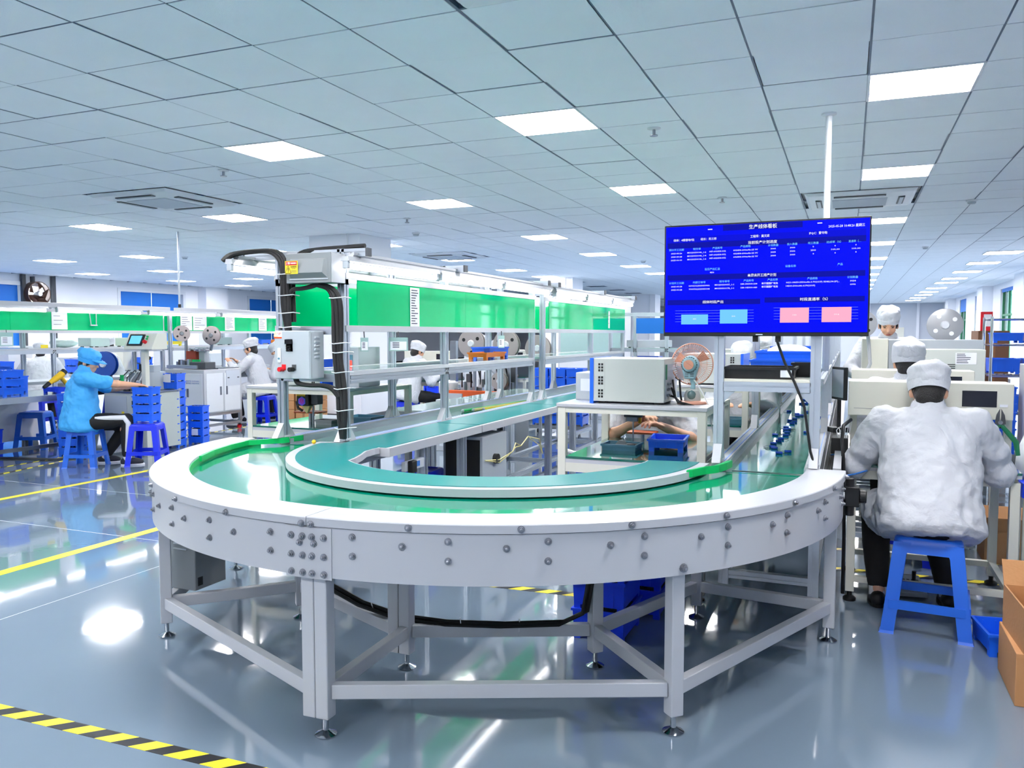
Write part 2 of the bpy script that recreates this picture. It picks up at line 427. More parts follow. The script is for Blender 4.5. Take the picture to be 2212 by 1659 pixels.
# sprinklers and smoke detectors
def sprinkler(x, y, lab):
    t = thing('sprinkler', lab, 'sprinkler', (x, y, ZC), 0, 'ceiling sprinklers')
    MB().lathe([(.05, 0), (.05, -.006), (.03, -.012)], n=16).build('escutcheon', 'white_plastic', t, True)
    MB().cyl((0, 0, -.01), (0, 0, -.05), .012).build('stem', 'steel', t, True)
    MB().lathe([(.03, -.052), (.03, -.058)], n=14).build('deflector', 'steel', t, True)
for x, y, l in ((-1.376, 6.08, 'small chrome fire sprinkler hanging from the ceiling, nearest the big screen'), (-5.44, 6.08, 'small chrome fire sprinkler on the ceiling, between a light panel and the cassette unit'), (-1.35, 9.42, 'small chrome fire sprinkler on the ceiling, further behind the big screen'), (-5.44, 9.5, 'small chrome fire sprinkler on the ceiling, left of the far rows of lights')):
    sprinkler(x, y, l)
def smoke(x, y, lab):
    t = thing('smoke_detector', lab, 'smoke detector', (x, y, ZC), 0, 'ceiling smoke detectors')
    MB().lathe([(.062, 0), (.062, -.012), (.05, -.02)], n=18).build('base', 'white_plastic', t, True)
    MB().lathe([(.045, -.02), (.045, -.034), (.034, -.045)], n=18).build('head', 'light_grey', t, True)
for x, y, l in ((1.26, 10.68, 'round white smoke detector on the ceiling above the seated back-view man'), (-6.09, 10.9, 'round white smoke detector on the ceiling just in front of the white pillar'), (1.2, 16.0, 'round white smoke detector on the ceiling towards the far right windows'), (-12.2, 12.5, 'round white smoke detector on the ceiling over the blue roller blinds'), (-4.0, 16.8, 'round white smoke detector on the ceiling past the white pillar')):
    smoke(x, y, l)
# walls
def wallbox(name, x0, x1, y0, y1, m='wall_white', holes=None, axis='x'):
    """wall along y (axis x) with window holes [(a0,a1,z0,z1)]"""
    mb = MB()
    if not holes: mb.b2(x0, x1, y0, y1, 0, ZC + .1)
    else:
        a = y0
        for (h0, h1, z0, z1) in sorted(holes):
            mb.b2(x0, x1, a, h0, 0, ZC + .1); mb.b2(x0, x1, h0, h1, 0, z0); mb.b2(x0, x1, h0, h1, z1, ZC + .1); a = h1
        mb.b2(x0, x1, a, y1, 0, ZC + .1)
    return struct(mb.build(name, m))
RW = [(26.4, 28.4, .6, 2.73), (32.5, 33.8, .6, 2.75), (36.2, 38.2, .6, 2.78), (20.5, 22.3, .6, 2.7), (12.0, 14.0, .6, 2.7)]
LW = [(11.4, 14.5, 1.0, 2.68), (17.5, 20.0, 1.0, 2.68), (23.0, 25.6, 1.0, 2.68), (14.6, 15.2, 2.2, 2.62)]
wallbox('wall_left', X0 - .25, X0, Y0, Y1, holes=LW); wallbox('wall_right', X1, X1 + .25, Y0, Y1, holes=RW)
wb = struct(MB().b2(X0, X1, Y1, Y1 + .25, 0, ZC + .1).build('wall_back', 'wall_grey')); struct(MB().b2(X0, X1, Y0 - .25, Y0, 0, ZC + .1).build('wall_front', 'wall_white'))
for x in (-1.6, .9, 3.1): MB().b2(x - .06, x + .06, Y1 - .1, Y1 + .01, 0, ZC).build('pipe_casing', 'wall_white', wb)
n = 0
for (a0, a1, z0, z1) in RW:
    n += 1
    w = struct(MB().b2(X1 + .1, X1 + .104, a0, a1, z0, z1).build('window_%d' % n, 'pane'))
    fr = MB(); mid = (a0 + a1) / 2
    for a in (a0 + .03, mid, a1 - .03): fr.b2(X1 + .06, X1 + .13, a - .03, a + .03, z0, z1)
    for z in (z0 + .03, z0 + 1.35, z1 - .03): fr.b2(X1 + .05, X1 + .14, a0, a1, z - .03, z + .03)
    fr.build('window_frame', 'green_metal', w)
    MB().b2(X1 + .03, X1 + .045, a0 + .05, a1 - .05, z1 - (.5 if n != 1 else .1), z1).build('roller_blind', 'blind_blue', w)
    for a in (a0 + .12, mid + .2, a1 - .3):
        cu = MB(); pts = []
        for k in range(9): pts.append((X1 + .16 + .03 * math.sin(k * 1.6), a + k * .03))
        cu.loft([[(x, y, z0) for x, y in pts], [(x, y, z1) for x, y in pts]], cap=False, closed=False).build('curtain', 'curtain_green', w)
for (a0, a1, z0, z1) in LW[:3]:
    n += 1
    w = struct(MB().b2(X0 - .12, X0 - .116, a0, a1, z0, z1).build('window_%d' % n, 'pane'))
    fr = MB()
    for a in (a0, a1): fr.b2(X0 - .1, X0 + .02, a - .05, a + .05, z0, z1)
    for z in (z0, z1): fr.b2(X0 - .1, X0 + .025, a0 - .05, a1 + .05, z - .05, z + .05)
    fr.build('window_frame', 'white_plastic', w)
    k = 2
    for q in range(k):
        b0 = a0 + .06 + (a1 - a0 - .12) * q / k; b1 = a0 + .06 + (a1 - a0 - .12) * (q + 1) / k - .02
        MB().b2(X0 - .06, X0 - .05, b0, b1, z0 + .02, z1 - .02).build('roller_blind', 'blind_blue', w)
for y0, y1 in ((20.6, 21.6), (26.2, 27.2), (9.5, 10.3)):
    struct(MB().b2(X0, X0 + .35, y0, y1, 0, ZC).build('wall_pilaster', 'wall_white'))
for y0, y1 in ((23.2, 24.4), (29.8, 31.0), (39.5, 40.7)):
    struct(MB().b2(X1 - .3, X1, y0, y1, 0, ZC).build('wall_pilaster', 'wall_white'))
for y0 in (10.6, 20.9, 31.0):
    p = struct(MB().b2(-7.82, -6.9, y0, y0 + .92, 0, ZC).build('pillar', 'wall_white'))
    MB().b2(-7.835, -6.885, y0 - .015, y0 + .935, 0, .14).build('baseboard', 'wall_grey' if y0 > 12 else 'dark_grey', p)
    MB().cyl((-7.1, y0 - .02, .14), (-7.1, y0 - .02, ZC), .012).build('conduit', 'white_plastic', p)
for y0, y1 in ((-7, 11.3), (14.6, 17.4), (20.1, 22.9), (25.7, 44)):
    pass
struct(MB().b2(X0, X0 + .015, Y0, Y1, 0, .12).build('baseboard_left', 'dark_grey')); struct(MB().b2(X1 - .015, X1, Y0, Y1, 0, .12).build('baseboard_right', 'dark_grey'))
# wall fan on the left wall
t = thing('wall_fan', 'large round brown wall fan with white hub beside the blue roller blind', 'fan', (X0 + .15, 14.8, 2.42))
MB().lathe([(.30, -.1), (.32, -.1), (.32, .1), (.30, .1)], n=32, axis='x', cap=False).build('drum', 'reel_brown', t, True)
MB().cyl((-.05, 0, 0), (.14, 0, 0), .06).build('hub', 'white_plastic', t, True)
for a in range(5):
    q = a * 2 * PI / 5; bl = MB()
    pr = []
    for s in (.06, .18, .30):
        for w in (-.42, .42):
            pr.append((.04 + w * .2, s * math.cos(q + w * (1.2 if s > .1 else .8)), s * math.sin(q + w * (1.2 if s > .1 else .8))))
    bl.add(pr, [(0, 1, 3, 2), (2, 3, 5, 4)])
    o = bl.build('blade', 'reel_brown', t); sd = o.modifiers.new('thick', 'SOLIDIFY'); sd.thickness = .006
MB().b2(-.2, -.02, -.06, -.02, .3, .45).build('bracket', 'dark_grey', t)
for yy in (14.5, 15.35):
    tag(MB().b2(X0 + .02, X0 + .1, yy - .05, yy + .05, 0, ZC).build('wall_pipe', 'dark_grey'), 'dark vertical pipe on the wall ' + ('left' if yy < 15 else 'right') + ' of the brown wall fan', 'pipe')
tag(MB().b2(2.1, 2.5, Y1 - .06, Y1 - .02, 1.0, 1.72).build('notice_board', 'beige'), 'khaki notice board on the far grey wall', 'notice board')
t = thing('security_camera', 'small dark dome camera high on the far grey wall', 'camera', (1.9, Y1 - .02, 2.55))
MB().b2(-.05, .05, -.1, .01, 0, .06).build('mount', 'dark_grey', t); MB().ell((0, -.14, -.02), (.08, .08, .08)).build('dome', 'black_gloss', t, True)
# floor tape
def tape(name, p0, p1, w, m, lab, z=.0012):
    a = Vector(p0 + (0,)); b = Vector(p1 + (0,)); d = b - a
    o = MB().b2(0, d.length, -w / 2, w / 2, 0, z).build(name, m)
    o.location = a; o.rotation_euler = (0, 0, math.atan2(d.y, d.x))
    return tag(o, lab, 'floor tape')
tape('floor_tape', (-6.53, -3), (-6.53, 6.4), .075, 'floor_yellow', 'plain yellow floor line ending beside the blue stools')
tape('floor_tape', (-4.505, -3), (-4.505, 5.4), .085, 'floor_yellow', 'plain yellow floor line running to the curved conveyor')
tape('hazard_tape', (-5.2, 1.93), (-.9, 2.0), .062, 'hazard_tape', 'yellow and black striped floor tape across the near left corner')
tape('hazard_tape', (-8.06, 5.0), (-8.3, 9.8), .055, 'hazard_tape', 'striped floor tape along the front of the left benches')
tape('hazard_tape', (-7.62, 5.0), (-7.9, 6.3), .055, 'hazard_tape', 'short striped floor tape in front of the blue-shirted man')
tape('hazard_tape', (-1.95, 4.01), (-1.1, 4.05), .062, 'hazard_tape', 'striped floor tape seen under the curved conveyor')
tape('hazard_tape', (-.1, 5.55), (1.6, 5.58), .062, 'hazard_tape', 'striped floor tape beneath the right desk, further strip')
tape('hazard_tape', (-.1, 5.08), (1.6, 5.15), .062, 'hazard_tape', 'striped floor tape beneath the right desk, nearer strip')
# ceiling pole behind the screen
t = thing('ceiling_pole', 'slim white cable pole dropping from the ceiling behind the big screen', 'pole', (-.164, 6.145, 0))
MB().cyl((0, 0, .8), (0, 0, ZC), .021, 12).build('tube', 'white_plastic', t, True)
MB().lathe([(.05, ZC), (.05, ZC - .012), (.025, ZC - .02)], n=16).build('flange', 'white_plastic', t, True)
t = thing('ceiling_pole', 'slim grey hanger rod over the left benches with black end', 'pole', (-9.3, 9.4, 0))
MB().cyl((0, 0, 1.8), (0, 0, ZC), .016, 10).build('tube', 'alu', t, True); MB().cyl((0, 0, 1.75), (0, 0, 1.83), .022, 10).build('end_cap', 'black', t, True)

# ------------------------------------------------------------------ the U-turn conveyor
CX, CY, ZT = -1.686, 3.9, 0.772
rad = math.radians
def pol(r, a, z=None):
    a = rad(a); p = (CX + r * math.cos(a), CY + r * math.sin(a))
    return p if z is None else p + (z,)
uc = thing('curved_conveyor', 'white curved U-turn belt conveyor with bolted side panels and green belt', 'conveyor', (0, 0, 0))
SEAM = -89.2
def rim(a0, a1):
    prof = [(1.522, ZT - .028), (1.528, ZT - .028), (1.528, ZT - .006), (1.678, ZT - .006), (1.678, ZT - .030), (1.688, ZT - .030), (1.688, ZT - .003), (1.685, ZT), (1.525, ZT), (1.522, ZT - .003)]
    rings = []
    n = 44
    for k in range(n + 1):
        a = a0 + (a1 - a0) * k / n
        rings.append([pol(r, a, z) for r, z in prof])
    return MB().loft(rings).build('rim_cover', 'white_paint', uc, True, angle=30)
rim(SEAM + .06, -.3); rim(-176, SEAM - .06)
MB().sector((CX, CY), 1.672, 1.680, rad(SEAM + .03), rad(-.3), .5686, ZT - .028, 44).build('side_panel', 'white_paint', uc, True)
MB().sector((CX, CY), 1.671, 1.679, rad(-176), rad(SEAM - .03), .5686, ZT - .028, 44).build('side_panel', 'white_paint', uc, True)
for a0, a1 in ((SEAM + .03, -.3), (-176, SEAM - .03)): MB().sector((CX, CY), 1.676, 1.6806, rad(a0), rad(a1), ZT - .0335, ZT - .0300, 40).build('seam_shade', 'dark_grey', uc, True)  # dark grey strip paints the shade in the seam below the rim lip
MB().sector((CX, CY), 1.680, 1.6835, rad(-92.2), rad(-86.0), .562, ZT - .036, 8).build('joint_plate', 'white_paint', uc, True)
MB().sector((CX, CY), 1.05, 1.535, rad(-179), rad(-.5), ZT - .075, ZT - .042, 72).build('belt', 'belt', uc, True)
MB().sector((CX, CY), 1.525, 1.672, rad(-176), rad(-.3), ZT - .20, ZT - .19, 60).build('lower_web', 'white_paint', uc, True)
MB().sector((CX, CY), .95, 1.07, rad(-178), rad(-.5), ZT - .20, ZT - .045, 60).build('inner_skirt', 'black', uc, True)
MB().sector((CX, CY), 1.519, 1.5235, rad(-178), rad(-118), ZT - .042, ZT - .012, 30).build('belt_guide', 'green_strap', uc, True)
# bolts: short threaded stub, hexagon head and washer as one fastener
bm_ = MB().lathe([(.0125, 0), (.0125, .003), (.0088, .0032), (.0088, .010), (.005, .0105), (.005, .015), (.0035, .016)], n=10, axis='x')
bolt0 = None
def bolt(a, z, r=1.680, s=1.0):
    global bolt0
    if bolt0 is None:
        bolt0 = bm_.build('bolt', 'bolt_steel', uc, True, loc=pol(r, a, z)); o = bolt0
        o.rotation_euler = (random.random() * 6, 0, rad(a)); o.rotation_mode = 'XYZ'
    else:
        o = inst('bolt', bolt0, uc, pol(r, a, z), (random.random() * 6, 0, rad(a)))
    o.scale = (s, s, s)
for a in (-76.7, -64.3, -51.8, -39.1, -26.3, -13.3, -3): bolt(a, .757, 1.688)
for a in (-88.57, -89.83, -101.8, -114.2, -126.6, -139, -151.5, -164): bolt(a, .748, 1.688)
for a in (-83.4, -72.3, -61.3, -50.1, -38.6, -27.6, -16.4, -5.2):
    bolt(a, .714); bolt(a, .65)
for a in (-94.6, -105.7, -116.3, -127.4, -138.5, -149.6, -160.7):
    bolt(a, .703, 1.679); bolt(a, .638, 1.679)
for a in (-77.5, -65.9, -54.2, -42.6, -30.7, -19.0, -7.5): bolt(a, .693)
for a in (-100.8, -112.2, -122.5, -134, -145.5, -157): bolt(a, .68, 1.679)
for a in (-91.39, -89.82, -88.54, -86.97):
    for z in (.704, .639, .580): bolt(a, z, 1.6835)
bolt(-90.2, .682, 1.6835); bolt(-88.27, .682, 1.6835); bolt(-45, .593, 1.68, 1.25)
# legs with levelling feet
foot_m = MB().lathe([(.036, 0), (.038, .006), (.022, .014), (.014, .018), (.010, .02), (.010, .075)], n=18)
foot0 = None
LEGS = {}
def leg(key, x, y, rot, w=.05, d=.05, top=.60):
    global foot0
    o = MB().box((0, 0, (.065 + top) / 2), (w, d, top - .065)).build('leg', 'white_paint', uc, bevel=.004, loc=(x, y, 0))
    o.rotation_euler = (0, 0, rot)
    if key in ('o2l', 'i2l'): LEGS[key] = Vector((x, y, 0)); return o
    if foot0 is None: foot0 = foot_m.build('levelling_foot', 'chrome', o, True)
    else: inst('levelling_foot', foot0, o)
    LEGS[key] = Vector((x, y, 0))
    return o
for a, key in ((-45, 'o3'), (-1.5, 'o4'), (-135.8, 'o1'), (-174, 'o0')):
    x, y = pol(1.632, a); leg(key, x, y, rad(a))
for da, key in ((-.92, 'o2l'), (.92, 'o2r')):
    x, y = pol(1.632, -89.1 + da); leg(key, x, y, rad(-89.1))
for a, key in ((-44, 'i3'), (2, 'i4'), (-137, 'i1'), (-178, 'i0')):
    x, y = pol(1.03, a); leg(key, x, y, rad(a))
for da, key in ((-1.45, 'i2l'), (1.45, 'i2r')):
    x, y = pol(1.03, -90 + da); leg(key, x, y, rad(-90))
def rail(a, b, z=.158, w=.036, hgt=.05):
    p, q = LEGS[a].copy(), LEGS[b].copy(); d = (q - p).normalized(); p += d * .024; q -= d * .024
    p.z = q.z = z
    MB().extr([(-w / 2, -hgt / 2), (w / 2, -hgt / 2), (w / 2, hgt / 2), (-w / 2, hgt / 2)], p, q).build('stretcher', 'white_paint', uc, bevel=.003)
for a, b in (('o0', 'o1'), ('o1', 'o2l'), ('o2r', 'o3'), ('o3', 'o4'), ('i0', 'i1'), ('i1', 'i2l'), ('i2r', 'i3'), ('i3', 'i4'), ('o1', 'i1'), ('o2r', 'i2r'), ('o3', 'i3'), ('o4', 'i4'), ('o0', 'i0')):
    rail(a, b)
# black cable tied along the inner stretchers
cb = MB(); pts = [pol(1.03, -137, .45), pol(1.03, -130, .30), pol(1.0, -118, .25), pol(.99, -104, .215), pol(.985, -92, .192), pol(.985, -80, .19), pol(.985, -66, .19), pol(1.0, -52, .19), pol(1.04, -47, .24), pol(1.06, -46, .40), pol(1.06, -46, .56)]
for k in range(3): cb.tube([(p[0] + .012 * math.cos(k * 2.1), p[1] + .012 * math.sin(k * 2.1), p[2] + .008 * math.cos(k * 2.1)) for p in pts], .009, 6)
cb.build('cable', 'black', uc, True)
for a, z in ((-100, .205), (-88, .19), (-76, .19), (-62, .19), (-128, .29)):
    MB().cyl(pol(.97, a, z - .04), pol(1.0, a, z + .03), .0022, 6).build('cable_tie', 'white_plastic', uc)
# motor gearbox at the right end
mt = MB().box((0, 0, 0), (.06, .07, .09)); mt.cyl((.03, 0, 0), (.06, 0, 0), .03); mt.cyl((-.01, 0, .04), (-.01, 0, .08), .02); mt.cyl((-.01, 0, -.04), (-.01, 0, -.09), .02)
mo = mt.build('bearing_block', 'black', uc, True, .004, (pol(1.716, -.2)[0], CY + .04, .652))
MB().cyl((-.065, -.01, 0), (-.025, -.01, 0), .017, 14).build('shaft_end', 'white_plastic', mo, True)
# electric box below the left curve
eb = thing('electric_box', 'grey louvred electric box under the left end of the curved conveyor', 'electric box', (-2.86, 2.97, .184))
MB().b2(-.075, .075, -.1, .1, 0, .37).build('casing', 'grey_paint', eb, bevel=.004)
for k in range(6): MB().b2(-.05, .03, -.106, -.1, .19 + k * .024, .196 + k * .024).build('louvre', 'light_grey', eb)
MB().b2(.075, .077, -.085, -.055, .02, .06).build('socket', 'black', eb)
# inner worktop, teal mat with white edge
iw = thing('inner_worktop', 'half-ring teal worktop with white edge inside the conveyor curve', 'worktop', (0, 0, 0))
outer = [pol(1.088, a) for a in [-.8 - 175.2 * k / 60 for k in range(61)]]
innr = [(-2.62, 3.86), (-2.45, 3.80), (-2.318, 3.735), (-2.325, 3.70), (-2.316, 3.60), (-2.276, 3.502), (-2.235, 3.38)] + [pol(.80, a) for a in [-132 + 129 * k / 40 for k in range(41)]]
MB().prism(outer + innr, ZT - .034, ZT - .002).build('board', 'white_paint', iw)
t_out = [pol(1.042, a) for a in [-.8 - 172 * k / 60 for k in range(61)]]
t_in = [(-2.61, 3.80), (-2.44, 3.79), (-2.33, 3.735), (-2.335, 3.70), (-2.326, 3.60), (-2.285, 3.50), (-2.245, 3.38)] + [pol(.812, a) for a in [-132 + 128.5 * k / 40 for k in range(41)]]
MB().prism(t_out + t_in, ZT - .0022, ZT + .0008).build('mat', 'teal_mat', iw)
MB().ell(pol(1.06, -170, ZT + .012), (.012, .012, .012)).build('knob', 'yellow_plastic', iw, True)
for k, a in enumerate((-20, -75, -120)):
    MB().cyl(pol(.93, a, ZT - .2), pol(.93, a, ZT - .034), .02).build('bracket_post', 'white_paint', iw, True)
# green guide straps at both ends of the curve
tag(MB().loft([[pol(r, a, z) for r, z in ((1.508, ZT - .03), (1.521, ZT - .03), (1.521, ZT - .003), (1.508, ZT - .003))] for a in (-150, -158, -166, -173)] + [[(x + dx, y, z) for dx, z in ((.012, ZT - .03), (-.012, ZT - .03), (-.012, ZT + .001), (.012, ZT + .001))] for x, y in ((-3.06, 3.86), (-3.04, 4.02))]).build('guide_strap', 'green_strap'), 'bright green plastic guide strap at the left end of the green belt', 'guide strap')
tag(MB().loft([[(x + a * .012, y + a * .012, z) for a, z in ((-1, ZT - .028), (1, ZT - .028), (1, ZT + .008), (-1, ZT + .008))] for x, y in ((-.64, 3.60), (-.60, 3.70), (-.55, 3.77), (-.525, 3.86), (-.512, 3.95))]).build('guide_strap', 'green_strap', bevel=.004), 'bent green plastic guide strap where the right belt meets the inner worktop', 'guide strap')

# ------------------------------------------------------------------ straight lines
def gusset(parent, x, y, z, s=.045, axis='y'):
    h = .085
    mb = MB()
    for d in (-1, 1):
        if axis == 'y': q = [(x, y + d * .022, z), (x, y + d * .085, z), (x, y + d * .022, z + h)]; w = (.02, 0)
        else: q = [(x + d * .022, y, z), (x + d * .085, y, z), (x + d * .022, y, z + h)]; w = (0, .02)
        mb.loft([[(a - w[0], b - w[1], c) for a, b, c in q], [(a + w[0], b + w[1], c) for a, b, c in q]])
    mb.b2(x - .026, x + .026, y - .026, y + .026, z, z + .012)
    return mb.build('foot_bracket', 'white_paint', parent, bevel=.002)
def straight(label, xa, xb, y0, y1, name='straight_conveyor'):
    """belt between two rails xa<xb, on aluminium legs"""
    t = thing(name, label, 'conveyor', (0, 0, 0))
    MB().b2(xa + .06, xb - .06, y0, y1, ZT - .07, ZT - .042).build('belt', 'belt', t)
    for x in (xa, xb):
        MB().b2(x - .005, x + .062, y0, y1, ZT - .15, ZT - .008).build('side_rail', 'alu', t) if x == xa else MB().b2(x - .062, x + .005, y0, y1, ZT - .15, ZT - .008).build('side_rail', 'alu', t)
        xx = x + .028 if x == xa else x - .028
        MB().b2(xx - .03, xx + .03, y0, y1, ZT - .008, ZT + .002).build('rail_cover', 'white_paint', t)
        for d in (-.016, .018): MB().b2(xx + d - .0025, xx + d + .0025, y0 + .05, y1, ZT + .002, ZT + .004).build('film_edge', 'film_blue', t)
    MB().b2(xa + .02, xb - .02, y0, y1, ZT - .15, ZT - .14).build('return_tray', 'alu_dark', t)
    yy = y0 + .3
    while yy < y1:
        for x in (xa + .02, xb - .02): alu((x, yy, .05), (x, yy, ZT - .15), t, 'leg', .05)
        alu((xa + .045, yy, .16), (xb - .045, yy, .16), t, 'cross_rail', .04)
        yy += 1.55
    for x in (xa + .02, xb - .02): alu((x, y0 + .35, .16), (x, min(y1, y0 + 6.2), .16), t, 'long_rail', .04)
    return t
sl = straight('long green belt line running back from the left end of the curve', -3.10, -2.625, 3.905, 10.2)
sr = straight('long green belt line running back beneath the big screen', -.585, -.115, 3.905, 14.0)
MB().cyl((-.5, 3.95, ZT - .06), (-.18, 3.95, ZT - .06), .022).build('end_roller', 'steel', sr, True)
# teal side worktops along the left line
for k, (y0, y1) in enumerate(((3.745, 4.93), (4.94, 6.60), (6.61, 10.1))):
    t = thing('side_worktop', ('first', 'second', 'third')[k] + ' teal-topped straight side worktop along the inner side of the left belt', 'worktop', (0, 0, 0))
    MB().b2(-2.61, -2.262, y0, y1, ZT - .052, ZT - .002).build('board', 'white_paint', t, bevel=.002)
    MB().b2(-2.605, -2.285, y0 + .002, y1 - .002, ZT - .002, ZT + .001).build('mat', 'teal_mat', t)
    for y in (y0 + .5, y1 - .15): alu((-2.34, y, 0.04), (-2.34, y, ZT - .052), t, 'leg', .05); 
for k, (y0, y1) in enumerate(((5.66, 6.9), (6.95, 8.4))):
    t = thing('side_worktop', ('nearer', 'further')[k] + ' pale glass-topped ledge along the outer side of the left belt', 'worktop', (0, 0, 0))
    MB().b2(-3.45, -3.12, y0, y1, ZT - .04, ZT - .006).build('board', 'white_paint', t, bevel=.002); MB().b2(-3.445, -3.125, y0 + .01, y1 - .01, ZT - .006, ZT).build('glass', 'glass_pale', t)
    for y in (y0 + .4, y1 - .2): alu((-3.38, y, 0.03), (-3.38, y, ZT - .04), t, 'leg', .04)

# workstation frame over a line: posts, panels, shelf, arms
def frame(label, xl, xr, ys, name='workstation_frame', shelf_z=1.15, z0=ZT + .002, top=1.70, panel=(1.43, 1.69), arm=True, gus=True, panels_at=None, mpanel='acrylic', front_tall=False):
    t = thing(name, label, 'frame', (0, 0, 0))
    y0, y1 = ys[0], ys[-1]
    for y in ys:
        for x in (xl, xr):
            zt = 1.86 if arm else top
            alu((x, y, z0), (x, y, zt), t, 'post', .045)
            if gus: gusset(t, x, y, z0)
    for x, s in ((xl, -1), (xr, 1)):
        MB().b2(x + s * .022, x + s * .034, y0 - .02, y1 + .03, panel[0] - .035, panel[0]).build('panel_rail', 'white_paint', t)
        MB().b2(x + s * .022, x + s * .034, y0 - .02, y1 + .03, panel[1], panel[1] + .035).build('panel_rail', 'white_paint', t)
        ya = y0 + .10; segs = [ya + (y1 - ya) * k / 2 for k in range(3)]
        for k in range(2):
            MB().b2(x + s * .024, x + s * .030, segs[k], segs[k + 1] - .003, panel[0], panel[1]).build('green_panel', mpanel, t)
    if shelf_z:
        MB().b2(xl + .03, xr - .03, y0 + .1, y1, shelf_z - .004, shelf_z + .016).build('shelf_board', 'glass_pale', t)
        for x in (xl, xr): MB().extr(P40, (x, y0 + .03, shelf_z - .03), (x, y1, shelf_z - .03)).build('shelf_beam', 'alu', t)
        for x, s in ((xl, 1), (xr, -1)): MB().b2(x - .024, x + .024, y0 + .02, y1, shelf_z - .006, shelf_z + .018).build('shelf_edge', 'white_paint', t)
    if arm:
        for y in ys:
            MB().extr(P40, (xl - .25, y, 1.835), (xr + .17, y, 1.835)).build('arm', 'alu', t)
            for x in (xl - .25, xr + .17): MB().box((x, y, 1.835), (.012, .047, .047)).build('end_cap', 'dark_grey', t)
    return t
XL, XR = -3.08, -2.65
f1 = frame('nearest aluminium workstation frame with green panels and shelf over the left belt', XL, XR, (3.9, 5.14, 6.86))
f2 = frame('second aluminium workstation frame with green panels further along the left belt', XL, XR, (7.14, 8.66, 10.05))
for x in (XL, XR): alu((x, 3.9, 1.66), (x, 3.9, 1.70), f1, 'joint', .045)
MB().extr(P40, (XL, 3.9, 1.70), (XR, 3.9, 1.70)).build('cross_beam', 'alu', f1); MB().extr(P40, (XL, 3.9, 1.40), (XR, 3.9, 1.40)).build('cross_beam', 'alu', f1); MB().extr(P40, (XL, 3.9, 1.13), (XR, 3.9, 1.13)).build('cross_beam', 'alu', f1)
# tube lights hung under the arms
def tube_light(x, y0, y1, z, label, group, axis='y'):
    t = thing('tube_light', label, 'light', (0, 0, 0), 0, group)
    if axis == 'y':
        MB().loft([[(x - .028, y, z + .035), (x + .028, y, z + .035), (x + .02, y, z + .062), (x - .02, y, z + .062)] for y in (y0, y1)]).build('housing', 'white_paint', t)
        MB().cyl((x, y0 + .02, z + .01), (x, y1 - .02, z + .01), .017, 12).build('tube', 'led_tube', t, True)
        for y in (y0 + .012, y1 - .012): MB().box((x, y, z + .016), (.036, .022, .042)).build('socket', 'light_grey', t, bevel=.004)
    else:
        MB().loft([[(xx, x - .028, z + .035), (xx, x + .028, z + .035), (xx, x + .02, z + .062), (xx, x - .02, z + .062)] for xx in (y0, y1)]).build('housing', 'white_paint', t)
        MB().cyl((y0 + .02, x, z + .01), (y1 - .02, x, z + .01), .017, 12).build('tube', 'led_tube', t, True)
    return t
ORD = ('first', 'second', 'third', 'fourth', 'fifth', 'sixth', 'seventh', 'eighth')
for k in range(3):
    tube_light(-2.555, 3.78 + k * 1.1, 4.85 + k * 1.1, 1.745, ORD[k] + ' white tube light from the near end, right of the nearest frame', 'tube lights of the nearest frame')
    tube_light(-3.27, 3.68 + k * 1.1, 4.75 + k * 1.1, 1.745, ORD[k] + ' white tube light from the near end, left of the nearest frame', 'tube lights of the nearest frame')
    tube_light(-2.555, 7.2 + k * 1.0, 8.15 + k * 1.0, 1.735, ORD[k] + ' white tube light on the right of the second frame', 'tube lights of the second frame')
    tube_light(-3.27, 7.2 + k * 1.0, 8.15 + k * 1.0, 1.735, ORD[k] + ' white tube light on the left of the second frame', 'tube lights of the second frame')
# carrier beams above the tubes
for nm, x, ya, yb, who in (('light_beam', -2.555, 3.84, 7.12, 'right of the nearest frame'), ('light_beam', -3.27, 3.74, 7.05, 'left of the nearest frame'), ('light_beam', -2.555, 7.2, 10.2, 'right of the second frame')):
    tag(MB().extr(profile(.04), (x, ya, 1.825 if 0 else 1.812 - .0), (x, yb, 1.812)).build(nm, 'white_paint', None), 'white carrier beam above the tube lights ' + who, 'beam')
# sheets of paper on the green panels
def sheet(label, c, w, h, axis='y', lines=8, parent=None, face=1, tilt=0):
    """paper with printed lines; axis y: faces +x (face=1), axis x: faces -y"""
    t = thing('paper_sheet', label, 'paper', c)
    if axis == 'y': t.rotation_euler = (0, 0, PI / 2 * face)
    o = MB().b2(-w / 2, w / 2, -.001, .001, -h / 2, h / 2).build('sheet', 'paper', t)
    ink = MB()
    for k in range(lines):
        z = h / 2 - h * (k + 1) / (lines + 1.2); ink.b2(-w * .38, -w * .38 + w * random.uniform(.3, .76), -.0018, -.001, z - h * .012, z + h * .012)
    ink.build('print', 'ink', t)
    return t
sheet('tall printed sheet on the nearest green panel', (XR + .034, 4.66, 1.555), .12, .25, lines=14)
sheet('narrow blue and yellow card on the second green panel', (XR + .034, 9.3, 1.55), .06, .2, lines=3)
def tagcard(label, x, y, z, w=.10, h=.075, rz=.6):
    t = thing('card_holder', label, 'card', (x, y, z), rz)
    MB().b2(-w / 2, w / 2, -.002, .002, -h, 0).build('sleeve', 'glass_pale', t); MB().b2(-w * .42, w * .42, -.003, -.002, -h * .92, -h * .3).build('card', 'paper', t)
    ink = MB()
    for k in range(4): ink.b2(-w * .3, w * .05, -.0035, -.003, -h * (.42 + .11 * k), -h * (.40 + .11 * k) + .003)
    ink.build('print', 'ink', t); MB().cyl((0, 0, 0), (0, .004, .035), .004, 6).build('clip', 'dark_grey', t)
    return t
tagcard('clear card holder with printed card hanging below the nearest panel rail', -2.60, 4.42, 1.36, .12, .085, .55)
